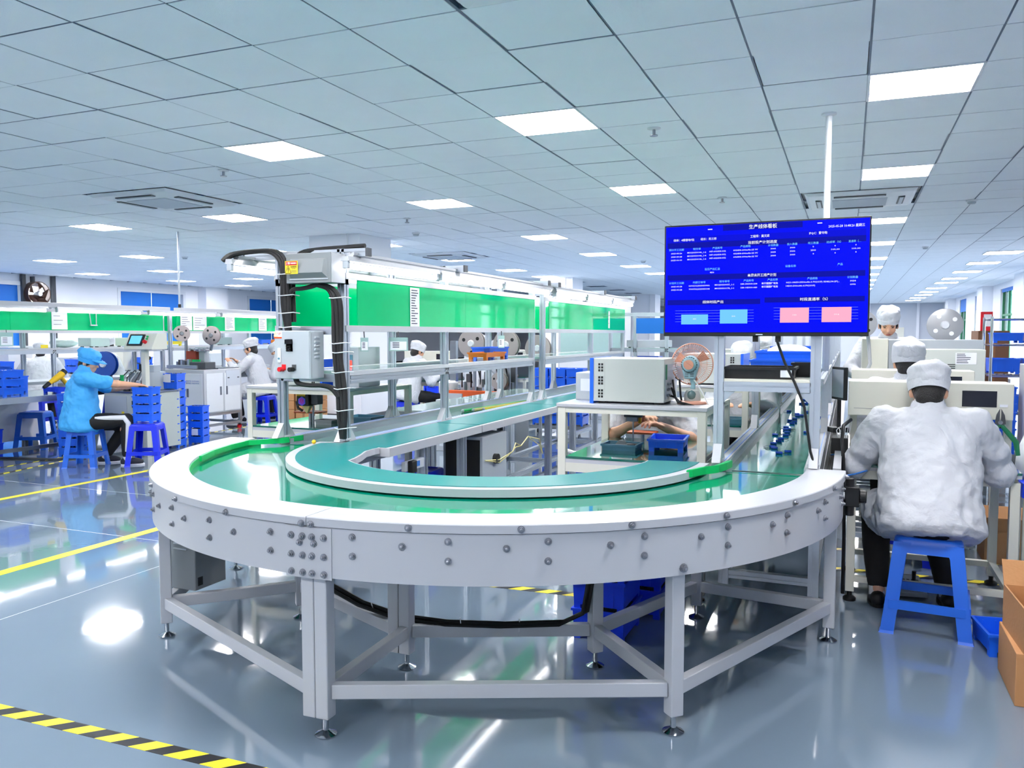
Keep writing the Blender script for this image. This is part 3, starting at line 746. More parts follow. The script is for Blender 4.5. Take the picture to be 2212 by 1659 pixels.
tagcard('thin clear card holder turned edge-on below the nearest panel rail', -2.61, 4.05, 1.36, .05, .08, 1.1)
tagcard('white card hanging in front of the big grey reel', -2.60, 6.05, 1.37, .05, .10, .5)

# ------------------------------------------------------------------ the big screen and its frame
for nm, c, s_ in (('scr_blue', (0, 12, 255), 1.0), ('scr_navy', (8, 16, 170), 1.0), ('scr_deep', (4, 14, 226), 1.0), ('scr_bar', (120, 208, 255), 1.0), ('scr_pink', (255, 182, 210), 1.0), ('scr_white', (250, 252, 255), 1.0), ('scr_cyan', (120, 200, 255), 1.0), ('scr_line', (120, 140, 250), 0.9)):
    mat(nm, (0, 0, 0), 0.5, spec=0.05, emit=c, estr=s_ * 2 ** -EXPO)
TVT = [('生产线体看板', -0.3719, 1.8669, 0.0215, 0.1222, 'w'), ('2025-05-28 10:48:26 星期三', -0.0204, 1.853, 0.0143, 0.1474, 'w'), ('线体：4楼锂电F拉', -0.7272, 1.8203, 0.0123, 0.0968, 'w'), ('组长：花三祥', -0.6134, 1.8214, 0.0123, 0.0722, 'w'), ('工程师：黄文斌', -0.3844, 1.824, 0.0133, 0.0832, 'w'), ('IPQC：雷令购', -0.1364, 1.8265, 0.0133, 0.0745, 'w'), ('当前投产计划进度', -0.373, 1.7965, 0.0153, 0.1258, 'w'), ('预计开工日期', -0.7614, 1.776, 0.0112, 0.0693, 'c'), ('制令单', -0.6658, 1.7773, 0.0112, 0.0353, 'c'), ('产品料号', -0.5721, 1.7781, 0.0112, 0.0455, 'c'), ('产品规格', -0.4468, 1.7809, 0.0112, 0.0458, 'c'), ('计划数量', -0.3255, 1.7808, 0.0112, 0.0446, 'c'), ('投入数量', -0.2441, 1.7823, 0.0112, 0.0439, 'c'), ('完工数量', -0.1558, 1.7834, 0.0112, 0.0444, 'c'), ('达成率（%）', -0.0674, 1.7844, 0.0112, 0.0601, 'c'), ('直通率（…', 0.0141, 1.7846, 0.0112, 0.0503, 'c'), ('2025-05-26', -0.7612, 1.7597, 0.0092, 0.0514, 'w'), ('MO250500146_1-2', -0.6671, 1.7612, 0.0092, 0.0867, 'w'), ('187-602438-002', -0.5723, 1.7631, 0.0092, 0.0742, 'w'), ('602438-600mAh-2S 9V', -0.4465, 1.7646, 0.0092, 0.1084, 'w'), ('3000', -0.3252, 1.7657, 0.0092, 0.0225, 'w'), ('3000', -0.2428, 1.7668, 0.0092, 0.0221, 'w'), ('0', -0.1555, 1.7676, 0.0092, 0.0054, 'w'), ('0', -0.0653, 1.7681, 0.0092, 0.0054, 'w'), ('0', 0.0188, 1.7689, 0.0092, 0.0052, 'w'), ('2025-05-28', -0.761, 1.7439, 0.0092, 0.0514, 'w'), ('MO250500146_1-4', -0.6669, 1.7455, 0.0092, 0.0867, 'w'), ('187-602438-002', -0.5721, 1.7476, 0.0092, 0.0742, 'w'), ('602438-600mAh-2S 9V', -0.4462, 1.7493, 0.0092, 0.1085, 'w'), ('3000', -0.3249, 1.75, 0.0092, 0.0225, 'w'), ('3000', -0.2425, 1.7512, 0.0092, 0.0221, 'w'), ('2500', -0.1552, 1.752, 0.0092, 0.0218, 'w'), ('100.00', -0.0649, 1.7525, 0.0092, 0.0347, 'w'), ('100.00', 0.0192, 1.7533, 0.0092, 0.0341, 'w'), ('2025-06-01', -0.7608, 1.728, 0.0092, 0.0514, 'w'), ('MO250500146_1-6', -0.6667, 1.7298, 0.0092, 0.0867, 'w'), ('187-602438-002', -0.5719, 1.732, 0.0092, 0.0742, 'w'), ('602438-600mAh-2S 9V', -0.446, 1.734, 0.0092, 0.1085, 'w'), ('3000', -0.3246, 1.7342, 0.0092, 0.0225, 'w'), ('3000', -0.2422, 1.7356, 0.0092, 0.0222, 'w'), ('0', -0.1548, 1.7363, 0.0092, 0.0055, 'w'), ('0', -0.0646, 1.7369, 0.0092, 0.0054, 'w'), ('0', 0.0196, 1.7377, 0.0092, 0.0053, 'w'), ('当日产出汇总', -0.5944, 1.6816, 0.0123, 0.0696, 'c'), ('850', -0.5952, 1.6665, 0.0092, 0.0189, 'w'), ('设备名称', -0.2491, 1.6847, 0.0112, 0.0454, 'c'), ('产品', -0.043, 1.6862, 0.0112, 0.0213, 'c'), ('本周未开工排产计划', -0.3727, 1.6478, 0.0153, 0.1246, 'w'), ('计划开工日期', -0.7594, 1.6201, 0.0112, 0.0695, 'c'), ('内部订单号', -0.6536, 1.6216, 0.0112, 0.0579, 'c'), ('制令单号', -0.5376, 1.6233, 0.0112, 0.0462, 'c'), ('产品料号', -0.4297, 1.6246, 0.0112, 0.0452, 'c'), ('产品名称', -0.325, 1.6259, 0.0112, 0.0448, 'c'), ('产品规格', -0.1562, 1.6274, 0.0112, 0.0432, 'c'), ('计划数量', 0.009, 1.6288, 0.0112, 0.0439, 'c'), ('2025-05-28', -0.7592, 1.6042, 0.0092, 0.0514, 'w'), ('660621L2025050001', -0.6534, 1.6064, 0.0092, 0.0958, 'w'), ('MO250500037_1-1', -0.5379, 1.6083, 0.0092, 0.0862, 'w'), ('188-186500-208', -0.4294, 1.6098, 0.0092, 0.0732, 'w'), ('单只锂圆柱电池', -0.3379, 1.6101, 0.0102, 0.0708, 'w'), ('0621-18650-3350mAh-3.7V(1S1P) XH82.54-2P(...', -0.1558, 1.612, 0.0092, 0.2229, 'w'), ('3034', 0.0103, 1.6131, 0.0092, 0.0229, 'w'), ('2025-05-28', -0.759, 1.5888, 0.0092, 0.0514, 'w'), ('990070L2025050104', -0.6532, 1.5907, 0.0092, 0.0958, 'w'), ('MO250500178_1-1', -0.5376, 1.5918, 0.0092, 0.0862, 'w'), ('188-145000-089', -0.4291, 1.5929, 0.0092, 0.0732, 'w'), ('单只锂圆柱电池', -0.3376, 1.5949, 0.0102, 0.0709, 'w'), ('14500-500mAh-3.7V(1S1P)', -0.2067, 1.5963, 0.0092, 0.1232, 'w'), ('6006', 0.0106, 1.598, 0.0092, 0.0228, 'w'), ('线体时段产出', -0.5887, 1.5293, 0.0143, 0.0946, 'w'), ('时段直通率（%）', -0.1428, 1.5352, 0.0153, 0.1158, 'w'), ('350', -0.673, 1.4511, 0.0082, 0.0152, 'w'), ('500', -0.4949, 1.4628, 0.0082, 0.0157, 'w'), ('100', -0.229, 1.4664, 0.0082, 0.0167, 'w'), ('99.8', -0.0531, 1.4672, 0.0082, 0.0205, 'w')]
TVR = [(-0.8041, 0.059, 1.783, 1.8089, 'n'), (-0.8022, 0.0591, 1.634, 1.6586, 'n'), (-0.8008, -0.3776, 1.5177, 1.5414, 'n'), (-0.3588, 0.0594, 1.5236, 1.5468, 'n'), (-0.5481, -0.2022, 1.8561, 1.8928, 'n'), (-0.8044, 0.0585, 1.8015, 1.8367, 'd'), (-0.7352, -0.6109, 1.4265, 1.4725, 'b'), (-0.5564, -0.4331, 1.4297, 1.4939, 'b'), (-0.2904, -0.1678, 1.4323, 1.4991, 'p'), (-0.1142, 0.0076, 1.4337, 1.4998, 'p'), (-0.764, -0.4057, 1.4901, 1.4916, 'l'), (-0.7639, -0.4054, 1.4775, 1.479, 'l'), (-0.7637, -0.4052, 1.4638, 1.4653, 'l'), (-0.7636, -0.405, 1.4512, 1.4527, 'l'), (-0.7634, -0.4048, 1.4385, 1.44, 'l'), (-0.3179, 0.0341, 1.4982, 1.4997, 'l'), (-0.3177, 0.0344, 1.4857, 1.4871, 'l'), (-0.3174, 0.0347, 1.4726, 1.4741, 'l'), (-0.3172, 0.035, 1.4601, 1.4615, 'l'), (-0.3169, 0.0353, 1.447, 1.4485, 'l'), (-0.617, -0.5971, 1.8637, 1.8677, 'w'), (-0.1405, -0.1207, 1.8686, 1.8724, 'w')]
tv = thing('display_screen', 'large flat screen showing a blue production dashboard above the right belt', 'screen', (0, 0, 0))
TY = 3.868
MB().b2(-.820, .080, TY + .004, TY + .05, 1.371, 1.892).build('housing', 'black', tv, bevel=.004)
MB().b2(-.60, -.14, TY + .05, TY + .085, 1.45, 1.80).build('back_cover', 'black', tv, bevel=.01)
scr = MB().b2(-.812, .073, TY, TY + .004, 1.389, 1.884).build('screen', 'scr_blue', tv)
cols = {'w': 'scr_white', 'c': 'scr_cyan', 'n': 'scr_navy', 'd': 'scr_deep', 'b': 'scr_bar', 'p': 'scr_pink', 'l': 'scr_line'}
for k, (x0, x1, z0, z1, c) in enumerate(TVR):
    d = {'n': .0004, 'd': .0003, 'l': .0006}.get(c, .0009)
    z1 = min(z1, 1.8825)
    MB().b2(x0, x1, TY - d, TY, z0, z1).build('chart_block', cols[c], scr)
for b, x, z, s_, w, c in TVT:
    o = text(b, s_, cols[c], scr, (x, TY - .0016, z), FRONT, 'screen_text', width=w)
MB().b2(-.395, -.365, TY + .002, TY + .0045, 1.376, 1.381).build('maker_badge', 'light_grey', tv)
for x in (-.40, -.30): MB().b2(x - .012, x + .012, TY + .035, TY + .05, 1.345, 1.372).build('mount_hook', 'black', tv)
fr = thing('screen_frame', 'aluminium post frame with shelf that carries the big screen', 'frame', (0, 0, 0))
for x in (-.565, -.136):
    alu((x, 3.945, ZT + .004), (x, 3.945, 1.80), fr, 'post', .045); gusset(fr, x, 3.945, ZT + .004)
MB().extr(P40, (-.545, 3.945, 1.135), (-.155, 3.945, 1.135)).build('shelf_beam', 'alu', fr); MB().b2(-.543, -.158, 3.93, 4.32, 1.158, 1.17).build('shelf_board', 'beige', fr)
MB().extr(P40, (-.60, 3.975, 1.62), (-.10, 3.975, 1.62)).build('cross_beam', 'alu', fr)
for x, s in ((-.542, 1), (-.158, -1)): MB().loft([[(x, 3.93, 1.11), (x + s * .05, 3.93, 1.11), (x, 3.93, 1.06)], [(x, 3.96, 1.11), (x + s * .05, 3.96, 1.11), (x, 3.96, 1.06)]]).build('corner_bracket', 'alu', fr)
MB().tube([(-.31, 3.93, 1.36), (-.27, 3.925, 1.25), (-.225, 3.92, 1.16), (-.18, 3.905, 1.05), (-.165, 3.90, .95), (-.15, 3.90, .85), (-.13, 3.885, .785)], .006, 8).build('power_cable', 'black', fr, True)
# rest of the aluminium frame along the right belt
rf = thing('line_frame', 'row of aluminium posts and shelves along the right belt behind the screen', 'frame', (0, 0, 0))
for y in (5.46, 7.46, 9.5, 11.5, 13.5):
    alu((-.552, y, ZT + .004), (-.552, y, 1.85), rf, 'post', .04); gusset(rf, -.552, y, ZT + .004)
for y in (5.42, 6.6, 7.8, 9.0, 10.3, 11.6, 13.0):
    alu((-.13, y, ZT + .004), (-.13, y, 1.85), rf, 'post', .04); gusset(rf, -.13, y, ZT + .004)
for y0, y1 in ((4.45, 5.44), (5.48, 7.44), (7.48, 13.4)):
    MB().b2(-.53, -.155, y0, y1, 1.158, 1.17).build('shelf_board', 'glass_pale', rf)
for x in (-.552, -.13): MB().extr(profile(.035), (x, 4.4, 1.135), (x, 13.5, 1.135)).build('shelf_beam', 'alu', rf)
for x in (-.552, -.13): MB().extr(profile(.03), (x, 5.46, 1.84), (x, 13.5, 1.84)).build('top_beam', 'alu', rf)
t = thing('cable_trunking', 'black cables in a long white trunking strip beside the right belt', 'trunking', (0, 0, 0))
MB().b2(-.105, -.03, 3.97, 13, ZT - .09, ZT - .075).build('tray', 'white_paint', t); MB().b2(-.055, -.02, 4.0, 13, ZT - .075, ZT - .01).build('cover_strip', 'white_paint', t)
for k in range(4): MB().tube([(-.095 + k * .011, 4.0 + i, ZT - .066 + .004 * math.sin(i * 2 + k)) for i in range(10)], .0055, 6).build('cable', 'black', t, True)

# ------------------------------------------------------------------ bins and trays
def bin_parts(t, w, d, h, m, feet=True, wall=.006, taper=.04, ribs=True):
    """open plastic crate, base at z=0: floor, four walls with rim, feet"""
    f = .022 if feet else 0
    tw, td = w / 2, d / 2; bw, bd = tw * (1 - taper), td * (1 - taper); e = wall
    mb = MB()
    o = [(-bw, -bd, f), (bw, -bd, f), (bw, bd, f), (-bw, bd, f)]; p = [(-tw, -td, h), (tw, -td, h), (tw, td, h), (-tw, td, h)]
    ip = [(-tw + e, -td + e, h), (tw - e, -td + e, h), (tw - e, td - e, h), (-tw + e, td - e, h)]; io = [(-bw + e, -bd + e, f + e), (bw - e, -bd + e, f + e), (bw - e, bd - e, f + e), (-bw + e, bd - e, f + e)]
    mb.loft([o, p, ip, io]); r = .006
    for a in (-1, 1):
        mb.b2(-tw - r, tw + r, a * td - (r if a < 0 else 0), a * td + (r if a > 0 else 0), h - .012, h); mb.b2(a * tw - (r if a < 0 else 0), a * tw + (r if a > 0 else 0), -td, td, h - .012, h)
        if ribs:
            for k in (-.55, 0, .55): mb.b2(k * w / 2 - .003, k * w / 2 + .003, a * bd - .004, a * bd + .004, f + .006, h - .012)
        if feet:
            for b in (-1, 1): mb.b2(a * bw - (.03 if a > 0 else 0), a * bw + (.03 if a < 0 else 0), b * bd - (.03 if b > 0 else 0), b * bd + (.03 if b < 0 else 0), 0, f + .004)
    mb.build('shell', m, t)
    TREE[t.name] = children(t)
PROTO = {}
def crate(label, loc, size=(.24, .17, .085), m='bin_blue', rz=0, group=None, name='plastic_bin', feet=True, fill=None):
    key = (size, m, feet, fill)
    if key not in PROTO:
        t = thing(name, label, 'bin', loc, rz, group); bin_parts(t, *size, m, feet); PROTO[key] = t
        if fill:
            f = MB()
            for k in range(22): f.box((random.uniform(-.4, .4) * size[0], random.uniform(-.38, .38) * size[1], size[2] * .82 + random.uniform(-.012, .012)), (random.uniform(.01, .03), random.uniform(.01, .025), .012), Euler((random.random(), random.random(), random.random() * 6)).to_matrix())
            f.b2(-size[0] * .45, size[0] * .45, -size[1] * .44, size[1] * .44, .03, size[2] * .78)
            o = f.build('contents', fill, t); o['kind'] = 'stuff'; TREE[t.name] = children(t)
        return t
    r = dup(PROTO[key], loc, rz, label); r.name = name
    if group: r['group'] = group
    elif 'group' in r: del r['group']
    return r
def stack(n, loc, where, size=(.24, .17, .085), m='bin_blue', rz=0, fill='black', step=None):
    step = step or size[2] - .004
    NTH = ['bottom'] + ['second up', 'third up', 'fourth up', 'fifth up', 'sixth up', 'seventh up', 'eighth up', 'ninth up'][:max(0, n - 2)] + ['top']
    for k in range(n):
        crate('blue bin, %s in the stack %s' % (NTH[k] if n > 1 else 'only one', where), (loc[0], loc[1], loc[2] + k * step), size, m, rz + random.uniform(-.02, .02), 'stack of blue bins ' + where, fill=fill)
# black trays below the screen
t = thing('black_tray', 'long black tray on the shelf under the big screen', 'tray', (-.39, 4.08, 1.170)); bin_parts(t, .325, .25, .056, 'black', False, ribs=False)
MB().b2(.10, .15, -.128, -.126, .01, .045).build('paper_slip', 'paper', t)
t = thing('black_tray', 'small black tray behind the long black tray', 'tray', (-.205, 4.27, 1.170)); bin_parts(t, .10, .09, .07, 'black', False, ribs=False)
crate('wide blue bin on the shelf behind the black tray', (-.34, 4.75, 1.170), (.32, .24, .07), 'bin_blue')
crate('taller blue bin with a white bag, behind the wide blue bin', (-.34, 5.15, 1.170), (.34, .26, .11), 'bin_blue')
crate('blue bin at the back of the screen shelf row', (-.33, 5.8, 1.170), (.30, .22, .13), 'bin_blue')
tag(MB().ell((-.33, 5.15, 1.27), (.13, .08, .05), 16, 8).build('plastic_bag', 'bag', None, True), 'clear plastic bag lying in the taller blue bin under the screen', 'bag')
# blue cells on the right belt
cell0 = None
CELLS = [(-0.335, 4.6), (-0.375, 4.795), (-0.39, 4.85), (-0.397, 4.996), (-0.377, 5.116), (-0.373, 5.234), (-0.422, 5.437), (-0.359, 5.437), (-0.359, 5.595), (-0.381, 5.753), (-0.365, 5.788), (-0.388, 5.897), (-0.364, 6.157), (-0.394, 6.381), (-0.367, 6.535), (-0.36, 6.765), (-0.335, 6.815), (-0.45, 7.142), (-0.316, 7.154), (-0.243, 5.643), (-0.372, 6.92), (-0.356, 6.293), (-0.374, 7.896), (-0.399, 7.993), (-0.355, 8.011), (-0.351, 8.294), (-0.393, 8.455), (-0.379, 8.522), (-0.2, 6.429), (-0.203, 6.678), (-0.211, 7.028), (-0.217, 7.328), (-0.225, 7.702), (-0.23, 8.009), (-0.236, 8.342), (-0.295, 4.672)]
for k, (cx_, cy_) in enumerate(CELLS):
    p = Vector((cx_, cy_, 0))
    t = thing('battery_cell', 'small blue cylindrical battery cell with wire leads lying on the right belt' if k != 35 else 'nearest single blue battery cell with leads on the right belt', 'battery', (p.x, p.y, ZT - .042 + .0072), random.uniform(-.3, .3), 'blue battery cells on the right belt')
    if cell0 is None:
        a = MB().lathe([(.002, -.018), (.0068, -.018), (.0072, -.016), (.0072, .016), (.0068, .018), (.002, .018)], n=12, axis='x').build('can', 'cell_blue', t, True)
        b = MB().tube([(.018, 0, 0), (.032, .01, .002), (.045, .025, -.003), (.035, .04, -.0055), (.01, .035, -.0055)], .001, 5).build('lead', 'dark_grey', t, True)
        cell0 = (a, b)
    else:
        inst('can', cell0[0], t); inst('lead', cell0[1], t, (0, 0, 0), (0, 0, random.choice((0, PI))))

# ------------------------------------------------------------------ control boxes and hoses on the near left frame
t = thing('breaker_box', 'grey breaker box with yellow and red warning sticker at the top of the left frame', 'electric box', (-2.768, 3.74, 1.663))
MB().b2(-.149, .149, 0, .13, 0, .165).build('casing', 'grey_paint', t, bevel=.003)
MB().b2(.1495, .153, .004, .13, .002, .163).build('side_plate', 'white_paint', t)
MB().loft([[(-.12, 0, .028), (.125, 0, .028), (.125, 0, .135), (-.12, 0, .135)], [(-.115, -.022, .055), (.105, -.022, .055), (.108, -.008, .128), (-.115, -.008, .128)]]).build('cover', 'grey_paint', t)
MB().b2(-.125, .13, -.004, 0, .018, .024).build('cover_lip', 'light_grey', t)
st = MB().b2(-.138, -.052, -.0245, -.0235, .050, .122).build('warning_sticker', 'sign_yellow', t)
MB().b2(-.133, -.057, -.0255, -.0245, .098, .119).build('red_band', 'sign_red', st)
text('⚠ 警告 WARNING', .014, 'white_flat', st, (-.095, -.0265, .1085), FRONT, width=.07)
text('⚠', .04, 'ink_black', st, (-.116, -.026, .072), FRONT); text('有电危险', .012, 'ink_black', st, (-.079, -.026, .088), FRONT, width=.04)
text('DANGER', .006, 'ink_black', st, (-.079, -.026, .079), FRONT)
for k in range(3): MB().b2(-.097, -.06, -.0252, -.0245, .058 + k * .005, .0595 + k * .005).build('print', 'ink', st)
t = thing('drive_control_box', 'light grey control box with keypad, red stop button and louvres', 'control box', (-2.885, 3.74, 1.128))
MB().b2(-.122, .122, 0, .13, 0, .272).build('casing', 'light_grey', t, bevel=.006); MB().b2(-.118, .118, -.004, 0, .003, .269).build('door', 'light_grey', t, bevel=.003)
MB().b2(.1215, .1225, .01, .012, .01, .26).build('seam', 'grey_paint', t)
for k in range(6): MB().loft([[(.122, y, z + .117 + k * .022) for y, z in ((.035, 0), (.085, 0), (.082, .012), (.038, .012))], [(.128, y, z + .117 + k * .022) for y, z in ((.038, .002), (.082, .002), (.078, .011), (.042, .011))]]).build('louvre', 'light_grey', t)
kp = MB().prism([(-.026, 0), (.026, 0), (.026, .075), (-.026, .075)], -.01, 0).build('keypad', 'light_grey', t, bevel=.003); kp.rotation_euler = FRONT; kp.location = (-.016, -.004, .152)
MB().b2(-.024, .024, -.016, -.013, .198 - .0, .222).build('keypad_display', 'black_gloss', t).location = (-.016, 0, 0)
for i in range(3):
    for j in range(3): MB().cyl((-.028 + i * .012, -.013, .163 + j * .011), (-.028 + i * .012, -.017, .163 + j * .011), .0042, 8).build('key', 'black', t)
hd = MB().b2(-.095, -.072, -.012, -.004, .09, .175).build('handle', 'white_plastic', t, bevel=.006); MB().cyl((-.083, -.012, .115), (-.083, -.016, .115), .006, 10).build('lock', 'tray_teal', hd)
for x, m in ((-.055, 'red_plastic'), (.015, 'black')):
    b = MB().b2(x - .013, x + .013, -.008, -.004, .05, .082).build('button_plate', 'red_plastic' if m == 'red_plastic' else 'dark_grey', t); MB().cyl((x - .005, -.008, .055), (x - .008, -.04, .055), .013, 16).build('push_button', m, b, True)
sk = MB().b2(-.12, -.066, -.0052, -.004, .228, .268).build('warning_sticker', 'white_flat', t)
MB().b2(-.12, -.066, -.006, -.0052, .228, .237).build('orange_band', 'sign_orange', sk); text('⚠', .028, 'yellow_plastic', sk, (-.108, -.0065, .252), FRONT); text('当心触电\n危险', .007, 'sign_red', sk, (-.083, -.0065, .254), FRONT)
# hose bundles
def hoses(label, path, n, spread, r=.012, ties=(), tie_dir=(1, 0, 0)):
    t = thing('hose_bundle', label, 'hose', (0, 0, 0))
    for k in range(n):
        o = Vector((spread * ((k % 3) - 1), spread * .8 * (k // 3) - spread * .4, 0))
        pts = []
        for i, p in enumerate(path):
            s = 1 if 0 < i < len(path) - 1 else .5
            pts.append(Vector(p) + o * s + Vector((.004 * math.sin(i * 1.7 + k * 2), .003 * math.cos(i + k), 0)))
        q = []
        for i in range(len(pts) - 1):
            for f in range(4):
                a, b = pts[i], pts[i + 1]; m0 = (pts[i + 1] - pts[max(0, i - 1)]) / 2; m1 = (pts[min(len(pts) - 1, i + 2)] - pts[i]) / 2; u = f / 4
                q.append(a * (2 * u ** 3 - 3 * u * u + 1) + m0 * (u ** 3 - 2 * u * u + u) + b * (-2 * u ** 3 + 3 * u * u) + m1 * (u ** 3 - u * u))
        q.append(pts[-1])
        MB().tube(q, r, 8).build('hose', 'rubber', t, True)
    for p in ties:
        MB().tube([(p[0] - spread * 2.2, p[1] - .02, p[2]), (p[0], p[1] - spread * 2.4, p[2] - .003), (p[0] + spread * 2.6, p[1] - .01, p[2] + .004), (p[0] + spread * 2.6, p[1] + .05, p[2])], .0028, 6).build('cable_tie', 'white_plastic', t, True)
    return t
hoses('black corrugated hoses arching over the lamp and down the left front post', [(-3.32, 3.70, 1.80), (-3.27, 3.72, 1.835), (-3.17, 3.78, 1.855), (-3.05, 3.80, 1.85), (-2.985, 3.80, 1.80), (-2.97, 3.80, 1.70), (-2.965, 3.80, 1.55), (-2.96, 3.81, 1.40)], 5, .02, .013, ((-2.965, 3.8, 1.72), (-2.965, 3.8, 1.60), (-2.965, 3.8, 1.50), (-2.962, 3.8, 1.42)))
hoses('black hoses rising behind the breaker box and along the top arm', [(-2.94, 3.83, 1.45), (-2.94, 3.84, 1.65), (-2.935, 3.86, 1.79), (-2.89, 3.88, 1.845), (-2.80, 3.9, 1.862), (-2.62, 3.9, 1.868), (-2.50, 3.9, 1.872)], 2, .016, .013)
hoses('thick black hose bundle tied down the right front post to the worktop', [(-2.74, 3.80, 1.655), (-2.66, 3.80, 1.63), (-2.62, 3.80, 1.56), (-2.615, 3.80, 1.40), (-2.61, 3.79, 1.25), (-2.60, 3.79, 1.15), (-2.59, 3.79, 1.05), (-2.585, 3.79, .92), (-2.585, 3.79, .80)], 5, .02, .014, ((-2.61, 3.79, 1.58), (-2.61, 3.79, 1.33), (-2.60, 3.79, 1.28), (-2.60, 3.79, 1.17), (-2.59, 3.79, 1.08), (-2.585, 3.79, .96), (-2.585, 3.79, .86)))
hoses('pair of black hoses looping under the drive control box', [(-2.90, 3.79, 1.13), (-2.86, 3.77, 1.105), (-2.78, 3.765, 1.095), (-2.70, 3.77, 1.095), (-2.64, 3.78, 1.08), (-2.60, 3.78, 1.03)], 2, .014, .013)
hoses('black hoses leaving the underside of the breaker box', [(-2.94, 3.80, 1.60), (-2.90, 3.79, 1.632), (-2.84, 3.79, 1.635), (-2.78, 3.79, 1.645), (-2.74, 3.80, 1.662)], 2, .013, .012)

# ------------------------------------------------------------------ stools
def stool_parts(t, m, h=.445, tw=.138, bw=.188):
    r = .03
    pts = [(sx * tw + (-sx * r + sx * r * math.cos(a)), sy * tw + (-sy * r + sy * r * math.sin(a))) for sx, sy, a in
           [(1, 1, 0), (1, 1, .8), (1, 1, PI / 2)]] and []
    for q in range(4):
        cx, cy = ((1, 1), (-1, 1), (-1, -1), (1, -1))[q]
        for k in range(5):
            a = q * PI / 2 + k * PI / 8; pts.append((cx * (tw - r) + r * math.cos(a), cy * (tw - r) + r * math.sin(a)))
    MB().loft([[(x * 1.04, y * 1.04, h - .035) for x, y in pts], [(x * 1.02, y * 1.02, h - .01) for x, y in pts], [(x * .96, y * .96, h - .001) for x, y in pts], [(x * .80, y * .80, h) for x, y in pts], [(x * .78, y * .78, h - .006) for x, y in pts]]).build('seat', m, t, True)
    for sx in (-1, 1):
        for sy in (-1, 1):
            rings = []
            for z, o, w in ((h - .02, tw * 1.03, .075), (h - .08, tw * 1.08, .060), (h * .35, (tw * .35 + bw * .65), .058), (0.012, bw, .058), (0, bw + .006, .064)):
                th = .010
                L = [(o, o), (o - w, o), (o - w, o - th), (o - th, o - th), (o - th, o - w), (o, o - w)]
                rings.append([(sx * x, sy * y, z) for x, y in L])
            MB().loft(rings).build('leg', m, t)
    for ax in (0, 1):
        for s in (-1, 1):
            o1 = tw * 1.055; o2 = tw * .40 + bw * .60
            a = MB()
            a.loft([[(-tw, s * (o1 - .012), h - .07), (tw, s * (o1 - .012), h - .07), (tw, s * (o1 - .018), h - .02), (-tw, s * (o1 - .018), h - .02)], [(-tw, s * o1, h - .07), (tw, s * o1, h - .07), (tw, s * (o1 - .006), h - .02), (-tw, s * (o1 - .006), h - .02)]])
            o = a.build('skirt', m, t)
            w = bw - .03; z = h * .30
            b = MB().b2(-w, w, s * o2 - .010, s * o2 + .004, z - .018, z + .022).build('stretcher', m, t)
            if ax: o.rotation_euler = (0, 0, PI / 2); b.rotation_euler = (0, 0, PI / 2)
    TREE[t.name] = children(t)
STOOL = {}
def stool(label, x, y, rz, m='stool_blue', z=0):
    if m not in STOOL:
        t = thing('plastic_stool', label, 'stool', (x, y, z), rz, 'blue plastic stools'); stool_parts(t, m); STOOL[m] = t; return t
    return dup(STOOL[m], (x, y, z), rz, label)
stool('scuffed blue plastic stool under the seated man in the striped white coat', .37, 4.235, -.10)
stool('bright blue plastic stool under the man in the blue shirt', -7.36, 6.10, .42).scale = (.9, .9, .9)
stool('deep blue plastic stool carrying a stack of blue bins', -6.86, 6.44, .5, 'stool_deep').scale = (.96, .96, .99)
stool('blue plastic stool pushed under the left bench', -9.1, 6.85, .5)
stool('blue plastic stool under the man in glasses', -8.35, 10.1, .2, 'stool_deep')
stool('blue plastic stool half hidden below the teal side worktop', -2.75, 4.95, .1, 'stool_deep')

# ------------------------------------------------------------------ desks
def welding_desk(label, x0, x1, y0, depth=.86, zg=.716, zs=1.005, name='work_desk'):
    t = thing(name, label, 'desk', (x0, y0, 0)); W = x1 - x0; D = depth; L = .045
    for a in (0, W - L):
        for b in (0, D - L):
            g = MB().b2(a, a + L, b, b + L, .03, zs - .02).build('leg', 'beige', t, bevel=.003)
            MB().lathe([(.025, 0), (.025, .01), (.01, .014), (.01, .032)], c=(a + L / 2, b + L / 2, 0), n=12).build('levelling_foot', 'black', g, True)
    for z0, z1, nm in ((zg - .085, zg - .035, 'apron'), (zs - .05, zs - .02, 'shelf_frame'), (.14, .18, 'stretcher')):
        for b in (0.003, D - L + .003): MB().b2(L, W - L, b, b + L - .006, z0, z1).build(nm, 'beige', t)
        for a in (0.003, W - L + .003): MB().b2(a, a + L - .006, L, D - L, z0, z1).build(nm, 'beige', t)
    MB().b2(L * .4, W - L * .4, -.004, D, zg - .035, zg - .012).build('desktop', 'white_paint', t, bevel=.003) if 0 else MB().b2(L, W - L, .004, D - .004, zg - .035, zg - .012).build('desktop', 'white_paint', t)
    MB().b2(L + .002, W - L - .002, .002, D - .004, zg - .012, zg).build('glass_top', 'glass_green', t)
    MB().b2(-.006, W + .006, -.006, D * .62, zs - .02, zs).build('shelf', 'white_paint', t, bevel=.003)
    return t
